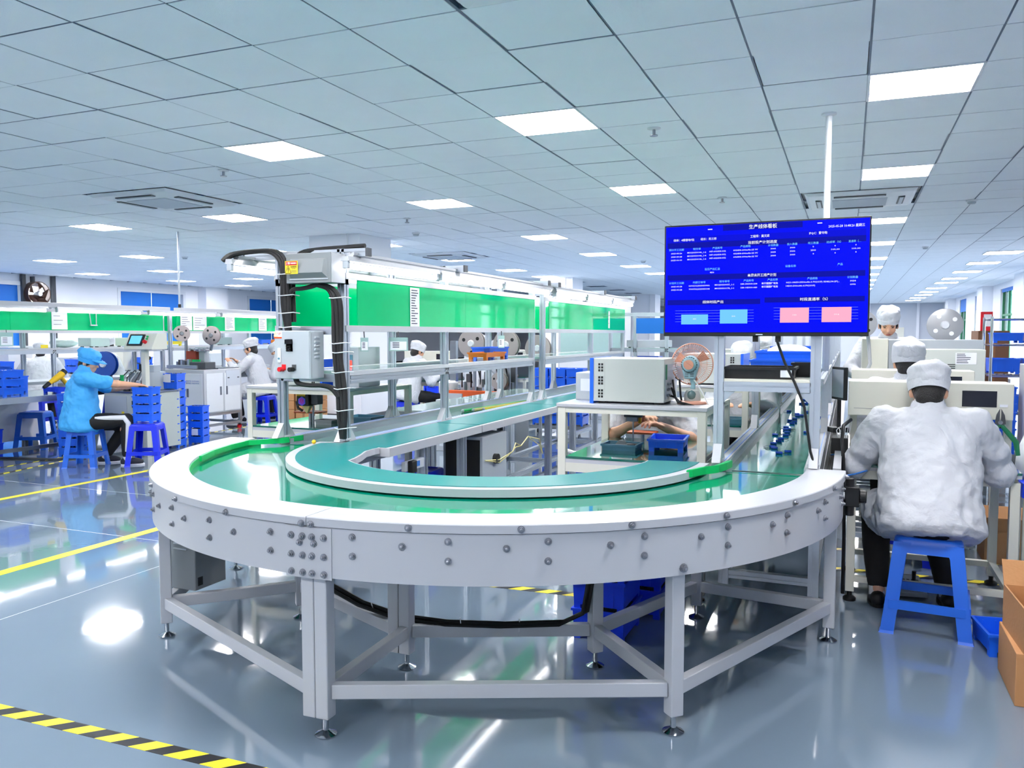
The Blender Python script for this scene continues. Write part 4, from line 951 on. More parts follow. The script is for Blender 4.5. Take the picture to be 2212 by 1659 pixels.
def welder_box(label, x0, x1, y0, y1, z0, z1, blue_left=True):
    t = thing('welding_machine', label, 'machine', (x0, y0, z0)); W, D, H = x1 - x0, y1 - y0, z1 - z0
    MB().b2(.012, W, 0, D, .012, H).build('casing', 'beige_grey', t, bevel=.003)
    bx = (-.004, .016) if blue_left else (W - .004, W + .016)
    MB().b2(bx[0], bx[1], -.004, D + .002, 0, H + .002).build('front_panel', 'reel_blue' if 0 else 'bin_blue', t)
    vx = .045 if blue_left else W - .075
    MB().b2(vx - .014, vx + .034, -.0015, 0, .02, H - .02).build('vent_plate', 'beige_grey', t)
    for g in range(3):
        for r in range(3):
            for c in range(2):
                MB().b2(vx + c * .016 - .002, vx + c * .016 + .009, -.003, -.0014, H * (.13 + .29 * g) + r * .0165, H * (.13 + .29 * g) + r * .0165 + .012).build('vent', 'ink_black', t)
    bx = W if blue_left else 0
    if blue_left:
        MB().b2(W - .001, W + .003, .02, D - .03, .03, H - .03).build('rear_plate', 'light_grey', t)
        MB().b2(W + .003, W + .008, .02, .04, H * .55, H - .03).build('circuit_board', 'green_metal', t)
        for k in range(9): MB().cyl((W + .003, .06 + .02 * (k % 3), .05 + .03 * (k // 3)), (W + .014, .06 + .02 * (k % 3), .05 + .03 * (k // 3)), .006, 8).build('terminal', 'steel', t)
    for a in (.04, W - .06):
        for b in (.03, D - .06): MB().b2(a, a + .03, b, b + .03, 0, .012).build('rubber_foot', 'black', t)
    return t
d1 = welding_desk('beige steel work desk with shelf and green glass top beside the screen post', -1.462, -.662, 4.18, .90)
welder_box('beige welding machine with blue front and vent holes on the middle desk shelf', -1.296, -.893, 4.25, 4.60, 1.005, 1.249)
t = thing('small_power_unit', 'small beige power unit with label behind the welding machine', 'machine', (-1.45, 4.46, 1.005))
MB().b2(0, .17, 0, .22, 0, .155).build('casing', 'beige_grey', t, bevel=.003); MB().b2(.03, .12, -.002, 0, .05, .12).build('label', 'paper', t)
# pink desk fan seen from behind
t = thing('desk_fan', 'small pink and mint desk fan seen from behind on the middle desk', 'fan', (-.775, 4.42, 1.005))
MB().lathe([(.080, 0), (.082, .006), (.078, .014), (.05, .018)], n=32).build('base', 'fan_pink', t, True)
MB().loft([[(x * s, y * s2 + o, z) for x, y in [(math.cos(a) * .045, math.sin(a) * .035) for a in [2 * PI * k / 20 for k in range(20)]]] for z, s, s2, o in ((.012, 1, 1, 0), (.045, 1, 1, 0), (.072, .75, .8, 0), (.08, .3, .4, 0))]).build('column', 'beige_grey', t, True)
MB().ell((0, -.02, .045), (.026, .02, .03), 16, 10).build('switch_panel', 'fan_green', t, True)
MB().tube([(0, .0, .07), (.004, .0, .10), (0, 0, .135)], [.014, .012, .016], 12).build('neck', 'fan_mint', t, True)
hd = MB().lathe([(.02, -.075), (.036, -.07), (.045, -.05), (.048, -.02), (.04, .0), (.02, .012)], c=(-.012, .02, .212), n=28, axis='y').build('motor_housing', 'fan_mint', t, True)
MB().loft([[(-.012 + sx * w, .02 + y, z) for sx, y in ((-1, -.055), (1, -.055), (1, -.005), (-1, -.005))] for z, w in ((.135, .026), (.16, .034), (.20, .044))]).build('motor_neck', 'fan_mint', t, bevel=.006)
MB().lathe([(.026, -.085), (.026, -.074)], c=(-.012, .02, .212), n=24, axis='y').build('knob', 'fan_pink', hd, True)
o = MB().b2(-.027, .027, -.094, -.084, -.004, .004).build('knob_grip', 'fan_pink', hd); o.location = (-.012, .02, .212); o.rotation_euler = (0, .6, 0)
for k in range(20):
    a = 2 * PI * k / 20; MB().box((-.012 + .041 * math.cos(a), -.042, .212 + .041 * math.sin(a)), (.003, .012, .008), Matrix.Rotation(-a, 3, 'Y')).build('vent', 'fan_green', hd)
for k in range(4):
    for s in (-1, 1): MB().b2(-.012 + s * .014 - .010, -.012 + s * .014 + .010, -.0365, -.034, .148 + k * .0085, .151 + k * .0085).build('slot', 'dark_grey', t)
gc = Vector((-.012, .05, .212)); R = .112
MB().tube([gc + Vector((R * math.cos(2 * PI * k / 48), 0, R * math.sin(2 * PI * k / 48))) for k in range(49)], .0034, 6).build('guard_rim', 'fan_pink', t, True)
wr = MB()
for k in range(56):
    a = 2 * PI * k / 56; c, s = math.cos(a), math.sin(a)
    wr.tube([gc + Vector((.036 * c, -.028, .036 * s)), gc + Vector((.07 * c, -.032, .07 * s)), gc + Vector((.10 * c, -.018, .10 * s)), gc + Vector((R * c, 0, R * s)), gc + Vector((.10 * c, .02, .10 * s)), gc + Vector((.03 * c, .034, .03 * s))], .0009, 4)
for rr, yy in ((.055, -.031), (.085, -.027)): wr.tube([gc + Vector((rr * math.cos(2 * PI * k / 40), yy, rr * math.sin(2 * PI * k / 40))) for k in range(41)], .0009, 4)
wr.build('guard_wires', 'fan_pink', t)
for q in range(3):
    a = q * 2 * PI / 3 + .4; b = MB()
    b.loft([[gc + Vector((r * math.cos(a + w), y, r * math.sin(a + w))) for w, y in ((-.1, .014), (.5, -.012), (.5, -.009), (-.1, .017))] for r in (.02, .05, .095)])
    b.build('blade', 'fan_pink', t, True)
MB().tube([(.01, -.02, .13), (.03, -.03, .11), (.07, -.03, .04), (.10, -.04, -.02), (.112, -.06, -.1), (.14, -.08, -.2)], .0035, 8).build('cord', 'cable_white', t, True)
t = thing('cable_tangle', 'tangle of black power leads between the welding machine and the fan', 'cable', (0, 0, 0))
for k in range(3):
    MB().tube([(-.885, 4.36 + .04 * k, 1.05 + .04 * k), (-.86, 4.38, 1.04), (-.83, 4.34 - .02 * k, 1.02), (-.79, 4.31, 1.005 + .004 * k), (-.72, 4.30 + .01 * k, .992), (-.68, 4.32, .99)], .006, 8).build('lead', 'black', t, True)
MB().tube([(-.88, 4.5, 1.14), (-.855, 4.47, 1.13), (-.845, 4.45, 1.05), (-.83, 4.42, 1.0)], .006, 8).build('lead', 'black', t, True)
# under the shelf: welding head with rod; trays on the glass
t = thing('welding_tool', 'dark metal welding head with thin rod under the middle desk shelf', 'machine head', (-1.16, 4.70, .716))
MB().b2(-.06, .05, -.03, .04, .175, .238).build('block', 'dark_grey', t, bevel=.004); MB().b2(-.045, .02, -.02, .03, .15, .175).build('clamp', 'alu_dark', t); MB().cyl((-.01, 0, 0.0), (-.01, 0, .17), .004, 8).build('rod', 'steel', t, True)
MB().cyl((.03, 0, .14), (.03, 0, .175), .009, 8).build('electrode', 'yellow_plastic', t, True); MB().b2(.045, .06, -.01, .01, .15, .185).build('bracket', 'wood_red', t)
MB().b2(-.05, .04, -.04, .04, 0, .012).build('base_plate', 'steel', t)
t = thing('solder_pad', 'orange brown wooden rest block on a thin stand on the middle desk', 'rest block', (-1.16, 4.90, .716))
MB().b2(-.085, .085, -.06, .06, .055, .068).build('pad', 'wood_red', t, bevel=.003); MB().cyl((0, 0, 0), (0, 0, .055), .012, 10).build('stem', 'steel', t, True)
t = thing('parts_tray', 'shallow teal parts tray with pouches on the glass of the middle desk', 'tray', (-1.20, 4.56, .716)); bin_parts(t, .20, .16, .036, 'tray_teal', False, ribs=False)
o = MB().loft([[(-.05, -.02, .012), (.05, -.03, .012), (.04, .05, .012), (-.04, .05, .012)], [(-.02, 0, .05), (.02, -.005, .046), (.0, .02, .055), (-.01, .02, .05)]]).build('grey_pouch', 'grey_paint', t); MB().b2(0, .08, 0, .05, .012, .03).build('black_part', 'black', t)
crate('blue bin with white marking on the glass of the middle desk', (-.95, 4.66, .716), (.20, .26, .072), 'bin_blue', .08)
tag(MB().loft([[(-.72 + x, 4.24 + y, z) for x, y in ((-.03, -.03), (.03, -.04), (.05, .03), (-.02, .05))] for z in (.78,)] + [[(-.69 + x * 1.5, 4.22 + y, z) for x, y in ((-.03, -.03), (.03, -.04), (.05, .03), (-.02, .05))] for z in (.82, .86)]).build('dark_cloth', 'shoe'), 'dark grey cloth bundle hung behind the screen post', 'cloth') if 0 else None
d2 = welding_desk('second beige work desk with green glass top further along the right belt', -1.45, -.66, 6.05, .86)
welder_box('beige welding machine with blue end on the second desk shelf', -1.15, -.72, 6.1, 6.5, 1.005, 1.235, False)
d3 = welding_desk('third beige work desk further back along the right belt', -1.45, -.66, 7.9, .86)
welder_box('beige welding machine on the third desk shelf', -1.2, -.75, 7.95, 8.3, 1.005, 1.235, False)
t = thing('parts_tray', 'teal parts tray on the glass of the second desk', 'tray', (-.80, 6.25, .716)); bin_parts(t, .2, .15, .04, 'tray_teal', False, ribs=False)

# desk with an overhead unit and a dark screen
def panel_desk(label, x0, y0, W=.765, ztop=.716, unit=True):
    t = thing('test_desk', label, 'desk', (x0, y0, 0)); L = .042; D = .62
    for a in (0, W - L):
        for b in (0, D - L):
            g = MB().b2(a, a + L, b, b + L, .05, ztop - .05).build('leg', 'beige', t, bevel=.002)
            MB().lathe([(.032, 0), (.032, .014), (.022, .022), (.012, .026), (.012, .06)], c=(a + L / 2, b + L / 2, 0), n=14).build('levelling_foot', 'black', g, True)
    for b in (0, D - L): MB().b2(L, W - L, b + .004, b + L - .004, ztop - .075, ztop - .03).build('apron', 'beige', t); MB().b2(L, W - L, b + .004, b + L - .004, .10, .13).build('stretcher', 'beige', t)
    for a in (0, W - L):
        MB().b2(a + .004, a + L - .004, L, D - L, ztop - .075, ztop - .03).build('apron', 'beige', t); MB().b2(a + .004, a + L - .004, L, D - L, .10, .13).build('stretcher', 'beige', t)
        MB().b2(a + .004, a + L - .004, .25, .25 + L, ztop, .97).build('upright', 'beige', t)
    for k in range(3): MB().b2(.02, .30, .15 + k * .13, .18 + k * .13, .30, .325).build('lower_slat', 'alu', t)
    MB().b2(-.004, W + .004, -.006, D, ztop - .03, ztop - .012).build('desktop', 'white_paint', t); MB().b2(-.004, W + .004, -.008, D, ztop - .012, ztop).build('glass_top', 'glass_green', t)
    u = MB().b2(-.008, W - .02, .13, .36, .955, 1.135).build('overhead_unit', 'beige', t, bevel=.004)
    MB().b2(.52, .672, .1275, .1305, 1.018, 1.098).build('screen', 'screen_dark', u); MB().b2(.02, .48, .128, .1302, .992, .994).build('seam', 'grey_paint', u)
    MB().b2(.685, .72, .127, .1302, 1.02, 1.033).build('sticker', 'paper', u)
    return t
pd = panel_desk('beige test desk with overhead unit and dark screen in front of the seated man', .012, 4.49)
pd2 = panel_desk('second beige test desk with overhead unit behind the first', .03, 6.0)
t = thing('foot_pedal', 'pale slotted foot pedal plate under the right test desk', 'pedal', (.33, 4.75, 0), .15)
MB().loft([[(-.07, -.1, .01), (.07, -.1, .01), (.07, .1, .01), (-.07, .1, .01)], [(-.065, -.1, .03), (.065, -.1, .03), (.065, .1, .07), (-.065, .1, .07)]]).build('plate', 'light_grey', t)
for k in range(5): MB().b2(-.05 + .022 * k, -.038 + .022 * k, -.05, .05, .045, .062).build('slot', 'dark_grey', t)
MB().cyl((.02, 0, .06), (.02, 0, .12), .01).build('stem', 'black', t, True)
t = thing('pliers', 'pliers with green handles hanging on the right test desk', 'pliers', (.695, 4.585, .985), 0); t.scale = (1.45, 1, 1.45)
for s in (-1, 1):
    MB().tube([(0, -.012, -.03), (s * .02, -.012, -.055), (s * .048, -.012, -.09), (s * .055, -.012, -.135)], [.006, .008, .009, .007], 8).build('handle', 'green_metal', t, True)
    MB().loft([[(s * .003, y, -.035), (s * .016, y, -.03), (s * .012, y, .0), (s * .002, y, .02)] for y in (-.018, -.006)]).build('jaw', 'dark_grey', t)
MB().cyl((0, -.022, -.025), (0, .0, -.025), .007, 10).build('pivot', 'steel', t, True)
tag(MB().b2(.60, .76, 4.52, 4.72, .7165, .745).build('plastic_bag', 'bag', None, bevel=.01), 'flat stack of clear bags on the right corner of the test desk', 'bag')
crate('blue bin below the overhead unit, left on the test desk', (.13, 4.92, .716), (.17, .2, .08), 'bin_blue')
tag(MB().b2(.06, .2, 4.62, 4.74, .136, .30).build('carton', 'carton'), 'small brown carton on the lower rail of the test desk', 'carton') if 0 else None
# carton stack, bin and carton near the right edge
def carton(label, x0, x1, y0, y1, z0, z1, rz=0, flaps=False, m='carton', tape=True):
    cx, cy = (x0 + x1) / 2, (y0 + y1) / 2; t = thing('cardboard_box', label, 'cardboard box', (cx, cy, z0), rz); w, d, h = (x1 - x0) / 2, (y1 - y0) / 2, z1 - z0
    if flaps:
        e = .006; o = [(-w, -d, 0), (w, -d, 0), (w, d, 0), (-w, d, 0)]; p = [(x, y, h) for x, y, _ in o]
        i1 = [(x * (1 - e / w), y * (1 - e / d), h) for x, y, _ in o]; i0 = [(x, y, .01) for x, y, _ in i1]
        MB().loft([o, p, i1, i0]).build('carton', m, t)
        for s in (-1, 1):
            MB().loft([[(-w, s * d, h), (w, s * d, h), (w, s * (d - .004), h), (-w, s * (d - .004), h)], [(-w, s * (d + .05), h + .09), (w, s * (d + .05), h + .09), (w, s * (d + .046), h + .09), (-w, s * (d + .046), h + .09)]]).build('flap', 'carton', t)
    else:
        MB().b2(-w, w, -d, d, 0, h).build('carton', m, t, bevel=.003)
        MB().b2(-.02, .02, -d - .001, d + .001, h - .04 if 0 else .0, h + .001).build('tape', 'carton_in', t) if tape else None
    return t
carton('open brown carton on top of the stack at the right edge', .615, .98, 3.42, 3.78, .20, .365, .05, True)
carton('closed brown carton at the bottom of the stack at the right edge', .60, .97, 3.43, 3.80, 0, .20, 0)
carton('brown carton standing before the carton stack at the right edge', .70, 1.0, 3.10, 3.40, 0, .155, .1)
crate('lone blue bin on the floor beside the carton stack', (.66, 4.05, 0), (.19, .24, .10), 'bin_blue', .15)
carton('open brown carton on the floor under the right test desk', .785, 1.05, 5.55, 5.85, 0, .20, 0, True)
# machines, reels and racks behind on the right
def box_machine(label, x0, x1, y0, y1, z0, z1, m='beige_grey', vents=None, plate=None, leg=True):
    t = thing('bench_machine', label, 'machine', (x0, y0, z0)); w, d, h = x1 - x0, y1 - y0, z1 - z0
    MB().b2(0, w, 0, d, .01, h).build('casing', m, t, bevel=.004)
    for a in (.02, w - .05):
        for b in (.02, d - .05): MB().b2(a, a + .03, b, b + .03, 0, .012).build('rubber_foot', 'black', t)
    if vents:
        for c in range(2):
            for k in range(4): MB().b2(vents[0] + c * .07, vents[0] + c * .07 + .05, -.002, .001, vents[1] - k * .014, vents[1] - k * .014 + .006).build('vent', 'ink_black', t)
    if plate:
        p = MB().b2(plate[0], plate[0] + .135, -.002, .001, plate[1], plate[1] + .085).build('type_plate', 'paper', t)
        for k in range(6): MB().b2(plate[0] + .008, plate[0] + .05 + .05 * random.random(), -.003, -.002, plate[1] + .010 + k * .0125, plate[1] + .015 + k * .0125).build('print', 'ink', p)
    return t
t = box_machine('beige machine with vent slots and type plate behind the test desks', .45, .86, 6.25, 6.6, 1.135, 1.30, vents=(.13, .10), plate=(.24, .06)) if 0 else box_machine('beige machine with vent slots and type plate behind the test desks', .485, .918, 6.74, 7.08, .92, 1.268, vents=(.12, .235), plate=(.24, .24))
st = thing('machine_stand', 'beige stand under the machine with type plate', 'stand', (.455, 6.68, 0)) if 0 else None
for nm, lab, x0, x1, y0, z1 in (('machine_stand', 'plain steel stand carrying the type-plate machine', .50, .90, 6.66, .92),):
    t = thing(nm, lab, 'stand', (0, 0, 0))
    for a in (x0, x1 - .04):
        for b in (6.76, 7.02): MB().b2(a, a + .04, b, b + .04, 0, z1 - .02).build('leg', 'beige', t)
    MB().b2(x0, x1, 6.75, 7.07, z1 - .02, z1).build('top', 'beige', t)
box_machine('long pale grey machine cabinet under the large grey reel', .30, .98, 7.3, 7.9, .5, 1.335, 'light_grey')
t = thing('machine_stand', 'grey plinth under the long pale machine cabinet', 'stand', (0, 0, 0)); MB().b2(.34, .94, 7.34, 7.86, 0, .5).build('plinth', 'light_grey', t, bevel=.004); MB().b2(.36, .92, 7.33, 7.34, .06, .44).build('door', 'wall_grey', t)
box_machine('short beige machine left of the woman in white', .10, .29, 7.1, 7.4, .9, 1.345, 'beige'); t = thing('machine_stand', 'narrow beige stand left of the woman in white', 'stand', (0, 0, 0)); MB().b2(.11, .28, 7.12, 7.38, 0, .9).build('body', 'beige', t); MB().b2(.13, .26, 7.11, 7.12, .1, .8).build('door', 'beige_grey', t)
def reel(label, c, r, m='reel_grey', axis='y', thick=.02, holes=4, hub='white_plastic', tilt=0):
    t = thing('reel', label, 'reel', c, tilt)
    MB().lathe([(r * .22, -thick), (r * .98, -thick), (r, -thick * .9), (r, -thick * .75), (r * .9, -thick * .7), (r * .22, -thick * .7)], n=40, axis=axis).build('front_flange', m, t, True)
    MB().lathe([(r * .22, thick), (r, thick), (r, thick * .8), (r * .22, thick * .8)], n=40, axis=axis).build('rear_flange', m, t, True)
    MB().lathe([(r * .5, -thick * .7), (r * .5, thick * .8)], n=32, axis=axis).build('winding', 'dark_grey', t, True)
    h = MB().lathe([(.004, -thick * 1.6), (r * .2, -thick * 1.6), (r * .26, -thick * 1.1), (r * .26, thick)], n=24, axis=axis).build('hub', hub, t, True)
    for k in range(holes):
        a = 2 * PI * k / holes + .6; q = (r * .62 * math.cos(a), r * .62 * math.sin(a))
        hb = MB()
        if axis == 'y': hb.cyl((q[0], -thick * 1.03, q[1]), (q[0], -thick * .95, q[1]), r * .13, 16)
        else: hb.cyl((-thick * 1.03, q[0], q[1]), (-thick * .95, q[0], q[1]), r * .13, 16)
        hb.build('hole', 'white_flat' if m == 'reel_grey' and r > .13 else 'ink_black', t)
    return t
reel('large grey reel with four round holes above the pale machine cabinet', (.728, 7.55, 1.455), .135)
MBt = thing('reel_holder', 'slim steel holder of the large grey reel', 'stand', (0, 0, 0)); MB().b2(.715, .74, 7.58, 7.60, 1.335, 1.47).build('arm', 'steel', MBt); MB().cyl((.728, 7.535, 1.455), (.728, 7.6, 1.455), .012).build('axle', 'steel', MBt, True)
reel('grey reel peeking out beside the big screen', (.10, 6.9, 1.46), .10, tilt=.3)
MBt = thing('reel_holder', 'bent steel holder of the reel beside the screen', 'stand', (0, 0, 0)); MB().tube([(.12, 6.95, 1.46), (.14, 6.97, 1.35), (.16, 7.0, 1.15), (.04, 7.0, .85), (.04, 7.0, .02)], .014, 8).build('arm', 'white_paint', MBt, True); MB().lathe([(.08, 0), (.08, .02)], c=(.04, 7.0, 0), n=16).build('base', 'steel', MBt, True)
# wire rack with blue bins
t = thing('wire_rack', 'chrome wire shelving rack loaded with blue bins by the right wall', 'rack', (0, 0, 0))
for x in (1.27, 1.95):
    for y in (9.0, 9.5): MB().cyl((x, y, 0), (x, y, 1.55), .014, 8).build('post', 'chrome', t, True)
for z in (.25, .62, .98, 1.28, 1.53):
    w = MB()
    for k in range(12): w.cyl((1.27 + .062 * k, 9.0, z), (1.27 + .062 * k, 9.5, z), .004, 5)
    for y in (9.0, 9.25, 9.5): w.cyl((1.27, y, z - .006), (1.95, y, z - .006), .007, 6)
    w.build('wire_shelf', 'chrome', t)
for k, (x, z, n) in enumerate(((1.40, .99, 'left'), (1.68, .99, 'right'), (1.42, 1.29, 'left'), (1.70, 1.29, 'right'), (1.40, .63, 'left'), (1.68, .63, 'right'))):
    crate('blue bin on the %s of the wire rack, %s shelf' % (n, ('middle', 'middle', 'upper', 'upper', 'lower', 'lower')[k]), (x, 9.22, z + .005), (.25, .3, .15 if z < 1.2 else .10), 'bin_blue')
stack(8, (1.225, 8.05, .36), 'beside the wire rack', (.20, .17, .075), 'bin_blue')
t = thing('bin_trolley', 'low grey trolley under the blue bins beside the wire rack', 'trolley', (0, 0, 0)); MB().b2(1.08, 1.37, 7.94, 8.16, .30, .36).build('deck', 'grey_paint', t); [MB().b2(x, x + .03, y, y + .03, 0, .30).build('leg', 'grey_paint', t) for x in (1.09, 1.33) for y in (7.95, 8.12)]
t = thing('tape_machine', 'white cabinet machine with small reel at the right edge', 'machine', (1.36, 7.6, 0))
MB().b2(0, .6, 0, .5, .05, 1.13).build('cabinet', 'white_paint', t, bevel=.005); MB().b2(.06, .54, -.004, 0, .15, 1.05).build('door', 'light_grey', t); MB().b2(.02, .3, .05, .4, 1.13, 1.20).build('base_plate', 'steel', t)
MB().tube([(.12, .1, 1.2), (.12, .1, 1.3), (.10, .1, 1.42)], .02, 8).build('arm', 'steel', t, True); MB().b2(.12, .3, .1, .3, 1.2, 1.36).build('head', 'dark_grey', t)
reel('pale reel on the tape machine at the right edge', (1.445, 7.62, 1.40), .085, 'reel_pinkgrey')
carton('flat brown carton pile behind the pale machine cabinet', .98, 1.28, 9.8, 10.2, .0, 1.24, 0) if 0 else None
carton('wide brown carton on the pallet behind the machines', .95, 1.3, 10.2, 10.7, 0.8, 1.22)
carton('brown carton under the wide carton behind the machines', .93, 1.32, 10.2, 10.7, 0.4, 0.8); carton('lowest brown carton of the pile behind the machines', .93, 1.32, 10.2, 10.7, 0, 0.4)
carton('dark brown taped carton next to the wire rack', 1.36, 1.72, 10.8, 11.3, 0, .62, 0, m='carton_dark'); carton('dark brown taped carton on top, next to the wire rack', 1.38, 1.70, 10.85, 11.25, .62, 1.42, .06, m='carton_dark')
t = thing('sign_holder', 'red holder with a paper card on top of the dark cartons', 'sign', (1.47, 10.82, 1.42)); MB().b2(-.06, .06, 0, .05, 0, .22).build('holder', 'red_plastic', t); MB().b2(-.03, .05, -.004, 0, .05, .19).build('card', 'paper', t)
t = thing('plastic_sack', 'white plastic sack with blue print beside the right test desk', 'sack', (1.02, 5.05, .60))
MB().loft([[(x * s, y * s, z) for x, y in [(math.cos(a) * (.16 + .012 * math.sin(5 * a)), math.sin(a) * (.12 + .01 * math.cos(4 * a))) for a in [2 * PI * k / 24 for k in range(24)]]] for z, s in ((0, .85), (.05, 1.05), (.15, 1.0), (.25, .8), (.32, .45), (.36, .2), (.40, .3))]).build('sack', 'bag', t, True)
text('LEINERY\n锂电池', .045, 'ink_blue', t, (-.02, -.135, .14), FRONT, 'print') if 0 else None
for k in range(5): MB().b2(-.09, .0 + .05 * random.random(), -.128, -.120, .09 + .03 * k, .098 + .03 * k).build('print', 'ink_blue', t)
t = thing('bin_trolley', 'blue tote under the white plastic sack', 'tote', (0, 0, 0)); MB().b2(.86, 1.2, 4.92, 5.2, .52, .60).build('tote', 'bin_deep', t, bevel=.004); [MB().b2(x, x + .03, y, y + .03, 0, .52).build('leg', 'beige', t) for x in (.87, 1.16) for y in (4.93, 5.16)]
# black monitor and gadget clutter beside the right belt
t = thing('side_monitor', 'black tilted tablet monitor clamped beside the right belt', 'monitor', (-.045, 5.35, .98), -1.1)
MB().b2(-.08, .08, -.012, .012, 0, .20).build('case', 'black', t, bevel=.004); MB().b2(-.07, .07, -.0135, -.012, .015, .185).build('screen', 'light_grey', t); MB().cyl((0, 0, -.2), (0, 0, .02), .012).build('arm', 'black', t, True); MB().b2(-.06, .03, -.05, .05, -.20, -.17).build('clamp', 'black', t)
t = thing('fixture_box', 'black fixture box with loose white leads beside the right belt', 'box', (-.02, 4.62, .745)) ; MB().b2(-.055, .03, 0, .16, 0, .085).build('box', 'black', t, bevel=.003)
for k in range(6): MB().tube([(-.02 + .01 * k, .02, .085), (-.03 + .015 * k, .05, .12 + .01 * k), (-.02, .1, .13), (.0, .14, .09)], .0022, 5).build('lead', 'cable_white', t, True)
MB().tube([(.02, 4.30, .79), (.03, 4.34, .70), (-.0, 4.36, .95), (-.02, 4.5, .99)], .008, 8)
t = thing('black_cable', 'thick black cable looping down beside the right test desk', 'cable', (0, 0, 0)); MB().tube([(.02, 4.62, .93), (-.015, 4.50, .91), (-.02, 4.44, .85), (-.012, 4.42, .74), (-.005, 4.42, .60), (0, 4.43, .35), (.0, 4.44, .05)], .009, 8).build('cable', 'black', t, True)
t = thing('air_hose', 'thin blue air hose strung to the test desk', 'hose', (0, 0, 0)); MB().tube([(-.075, 4.75, .72), (-.03, 4.68, .74), (.02, 4.58, .745)], .0045, 6).build('hose', 'cable_blue', t, True); MB().tube([(-.01, 4.42, .66), (.05, 4.40, .68), (.10, 4.46, .69)], .0045, 6).build('hose_end', 'cable_blue', t, True)
# crates on the floor inside the curve
for k, (x, y) in enumerate(((-1.01, 3.60), (-.93, 3.97))):
    stack(4, (x, y, 0), ('nearer' if k == 0 else 'further') + ' one under the inner worktop', (.24, .30, .14), 'bin_deep')
stack(1, (-1.75, 5.4, 0), 'on the floor in the middle of the loop', (.32, .24, .15), 'bin_deep', .3) if 0 else crate('deep blue tote on the floor in the middle of the loop', (-2.38, 5.35, 0), (.40, .30, .24), 'bin_deep', .2, name='plastic_bin')
# drive cabinet and cables under the left side worktop
t = thing('drive_cabinet', 'grey drive cabinet with open black side under the teal side worktop', 'cabinet', (-2.58, 4.98, .26))
MB().b2(0, .30, 0, .42, 0, .42).build('casing', 'light_grey', t, bevel=.004); MB().b2(.02, .28, -.004, 0, .02, .40).build('opening', 'ink_black', t); MB().cyl((.30, .2, .25), (.33, .2, .25), .035, 16).build('hub_plug', 'black', t, True)
t = thing('cable_bundle', 'loose pale yellow cables tied under the teal side worktop', 'cable', (0, 0, 0))
for k in range(2): MB().tube([(-2.27, 5.0, .52), (-2.25, 5.2, .50 - .02 * k), (-2.24, 5.42, .53), (-2.25, 5.50, .58 - .03 * k), (-2.24, 5.58, .55), (-2.25, 5.75, .60), (-2.25, 6.0, .50 + .05 * k), (-2.26, 6.1, .42)], .004, 6).build('cable', 'cable_yellow', t, True)
for k in range(2): MB().tube([(-2.2, 6.3, .45), (-2.05 + .05 * k, 6.3, .40), (-1.95, 6.35, .25), (-2.0, 6.4, .10), (-2.2, 6.5, .06 + .05 * k)], .012, 8).build('cable', 'cable_white', t, True)
t = thing('power_strip', 'white power strip with black plug under the inner worktop', 'power strip', (-2.33, 3.98, .60)); MB().b2(-.0, .03, 0, .22, 0, .055).build('body', 'white_plastic', t, bevel=.004); MB().b2(.03, .06, .02, .08, -.01, .06).build('plug', 'black', t, bevel=.005); MB().b2(.031, .033, .12, .16, .015, .045).build('switch', 'cable_blue', t); MB().tube([(.05, .05, 0), (.05, .05, -.08), (.02, .1, -.2), (-.05, .3, -.25)], .008, 8).build('cord', 'black', t, True)

# ------------------------------------------------------------------ left production line
lf1 = frame('aluminium workstation frame with green panels above the left bench', -9.75, -9.2, (4.2, 5.7, 7.2, 8.95), z0=.70, shelf_z=1.19, panel=(1.43, 1.66), arm=False, gus=False, top=1.72)
lf2 = frame('further aluminium workstation frame with green panels on the left line', -9.75, -9.2, (9.1, 10.8, 12.6, 14.4), z0=.0, shelf_z=1.19, panel=(1.43, 1.66), arm=False, gus=False, top=1.72)
for k, (ya, yb, w) in enumerate(((4.2, 8.9, 'nearer'), (9.1, 14.3, 'further'))):
    tag(MB().b2(-9.12, -8.98, ya, yb, 1.705, 1.765).build('light_beam', 'white_paint', None, bevel=.004), 'wide white light beam over the green panels, %s length of the left line' % w, 'beam')
for y in (5.2, 6.6, 8.0, 9.4, 10.9, 12.4):
    t = thing('beam_bracket', 'small steel bracket holding the white light beam of the left line', 'bracket', (-9.1, y, 1.70), 0, 'brackets of the left light beam')
    MB().b2(-.1, .05, -.06, .06, -.02, .004).build('plate', 'steel', t); MB().cyl((.0, 0, -.05), (.0, 0, -.02), .02, 8).build('knob', 'chrome', t, True)
for k in range(6):
    tube_light(-8.99, 4.25 + k * 1.42, 5.55 + k * 1.42, 1.655, ORD[k] + ' tube light under the white beam of the left line', 'tube lights of the left line')
for k, (y0, y1, n) in enumerate(((7.16, 7.38, 3), (9.27, 9.5, 6), (9.52, 9.8, 5), (10.2, 10.42, 9), (11.0, 11.2, 6))):
    sheet(('white notice with two small pictures', 'printed notice with a red bar', 'large blank-looking sheet', 'tall plain white sheet', 'small printed list')[k] + ' on the green panels of the left line', (-9.163, (y0 + y1) / 2, 1.55), y1 - y0, .22, lines=n)
t = thing('hanging_clip', 'white wire clip frame hung on the green panel of the left line', 'clip', (-9.15, 7.75, 1.52)); MB().tube([(0, -.05, .13), (.01, -.04, -.02), (.01, .04, -.02), (0, .05, .13)], .006, 6).build('wire', 'white_paint', t, True); MB().b2(0, .02, -.05, .05, -.03, -.015).build('bar', 'white_paint', t)
b = thing('work_bench', 'long aluminium bench under the green panels at the left edge', 'bench', (0, 0, 0))
MB().b2(-9.25, -8.3, 3.4, 7.0, .672, .69).build('benchtop', 'glass_pale', b); MB().b2(-8.335, -8.29, 3.4, 7.0, .63, .695).build('edge_profile', 'alu', b)
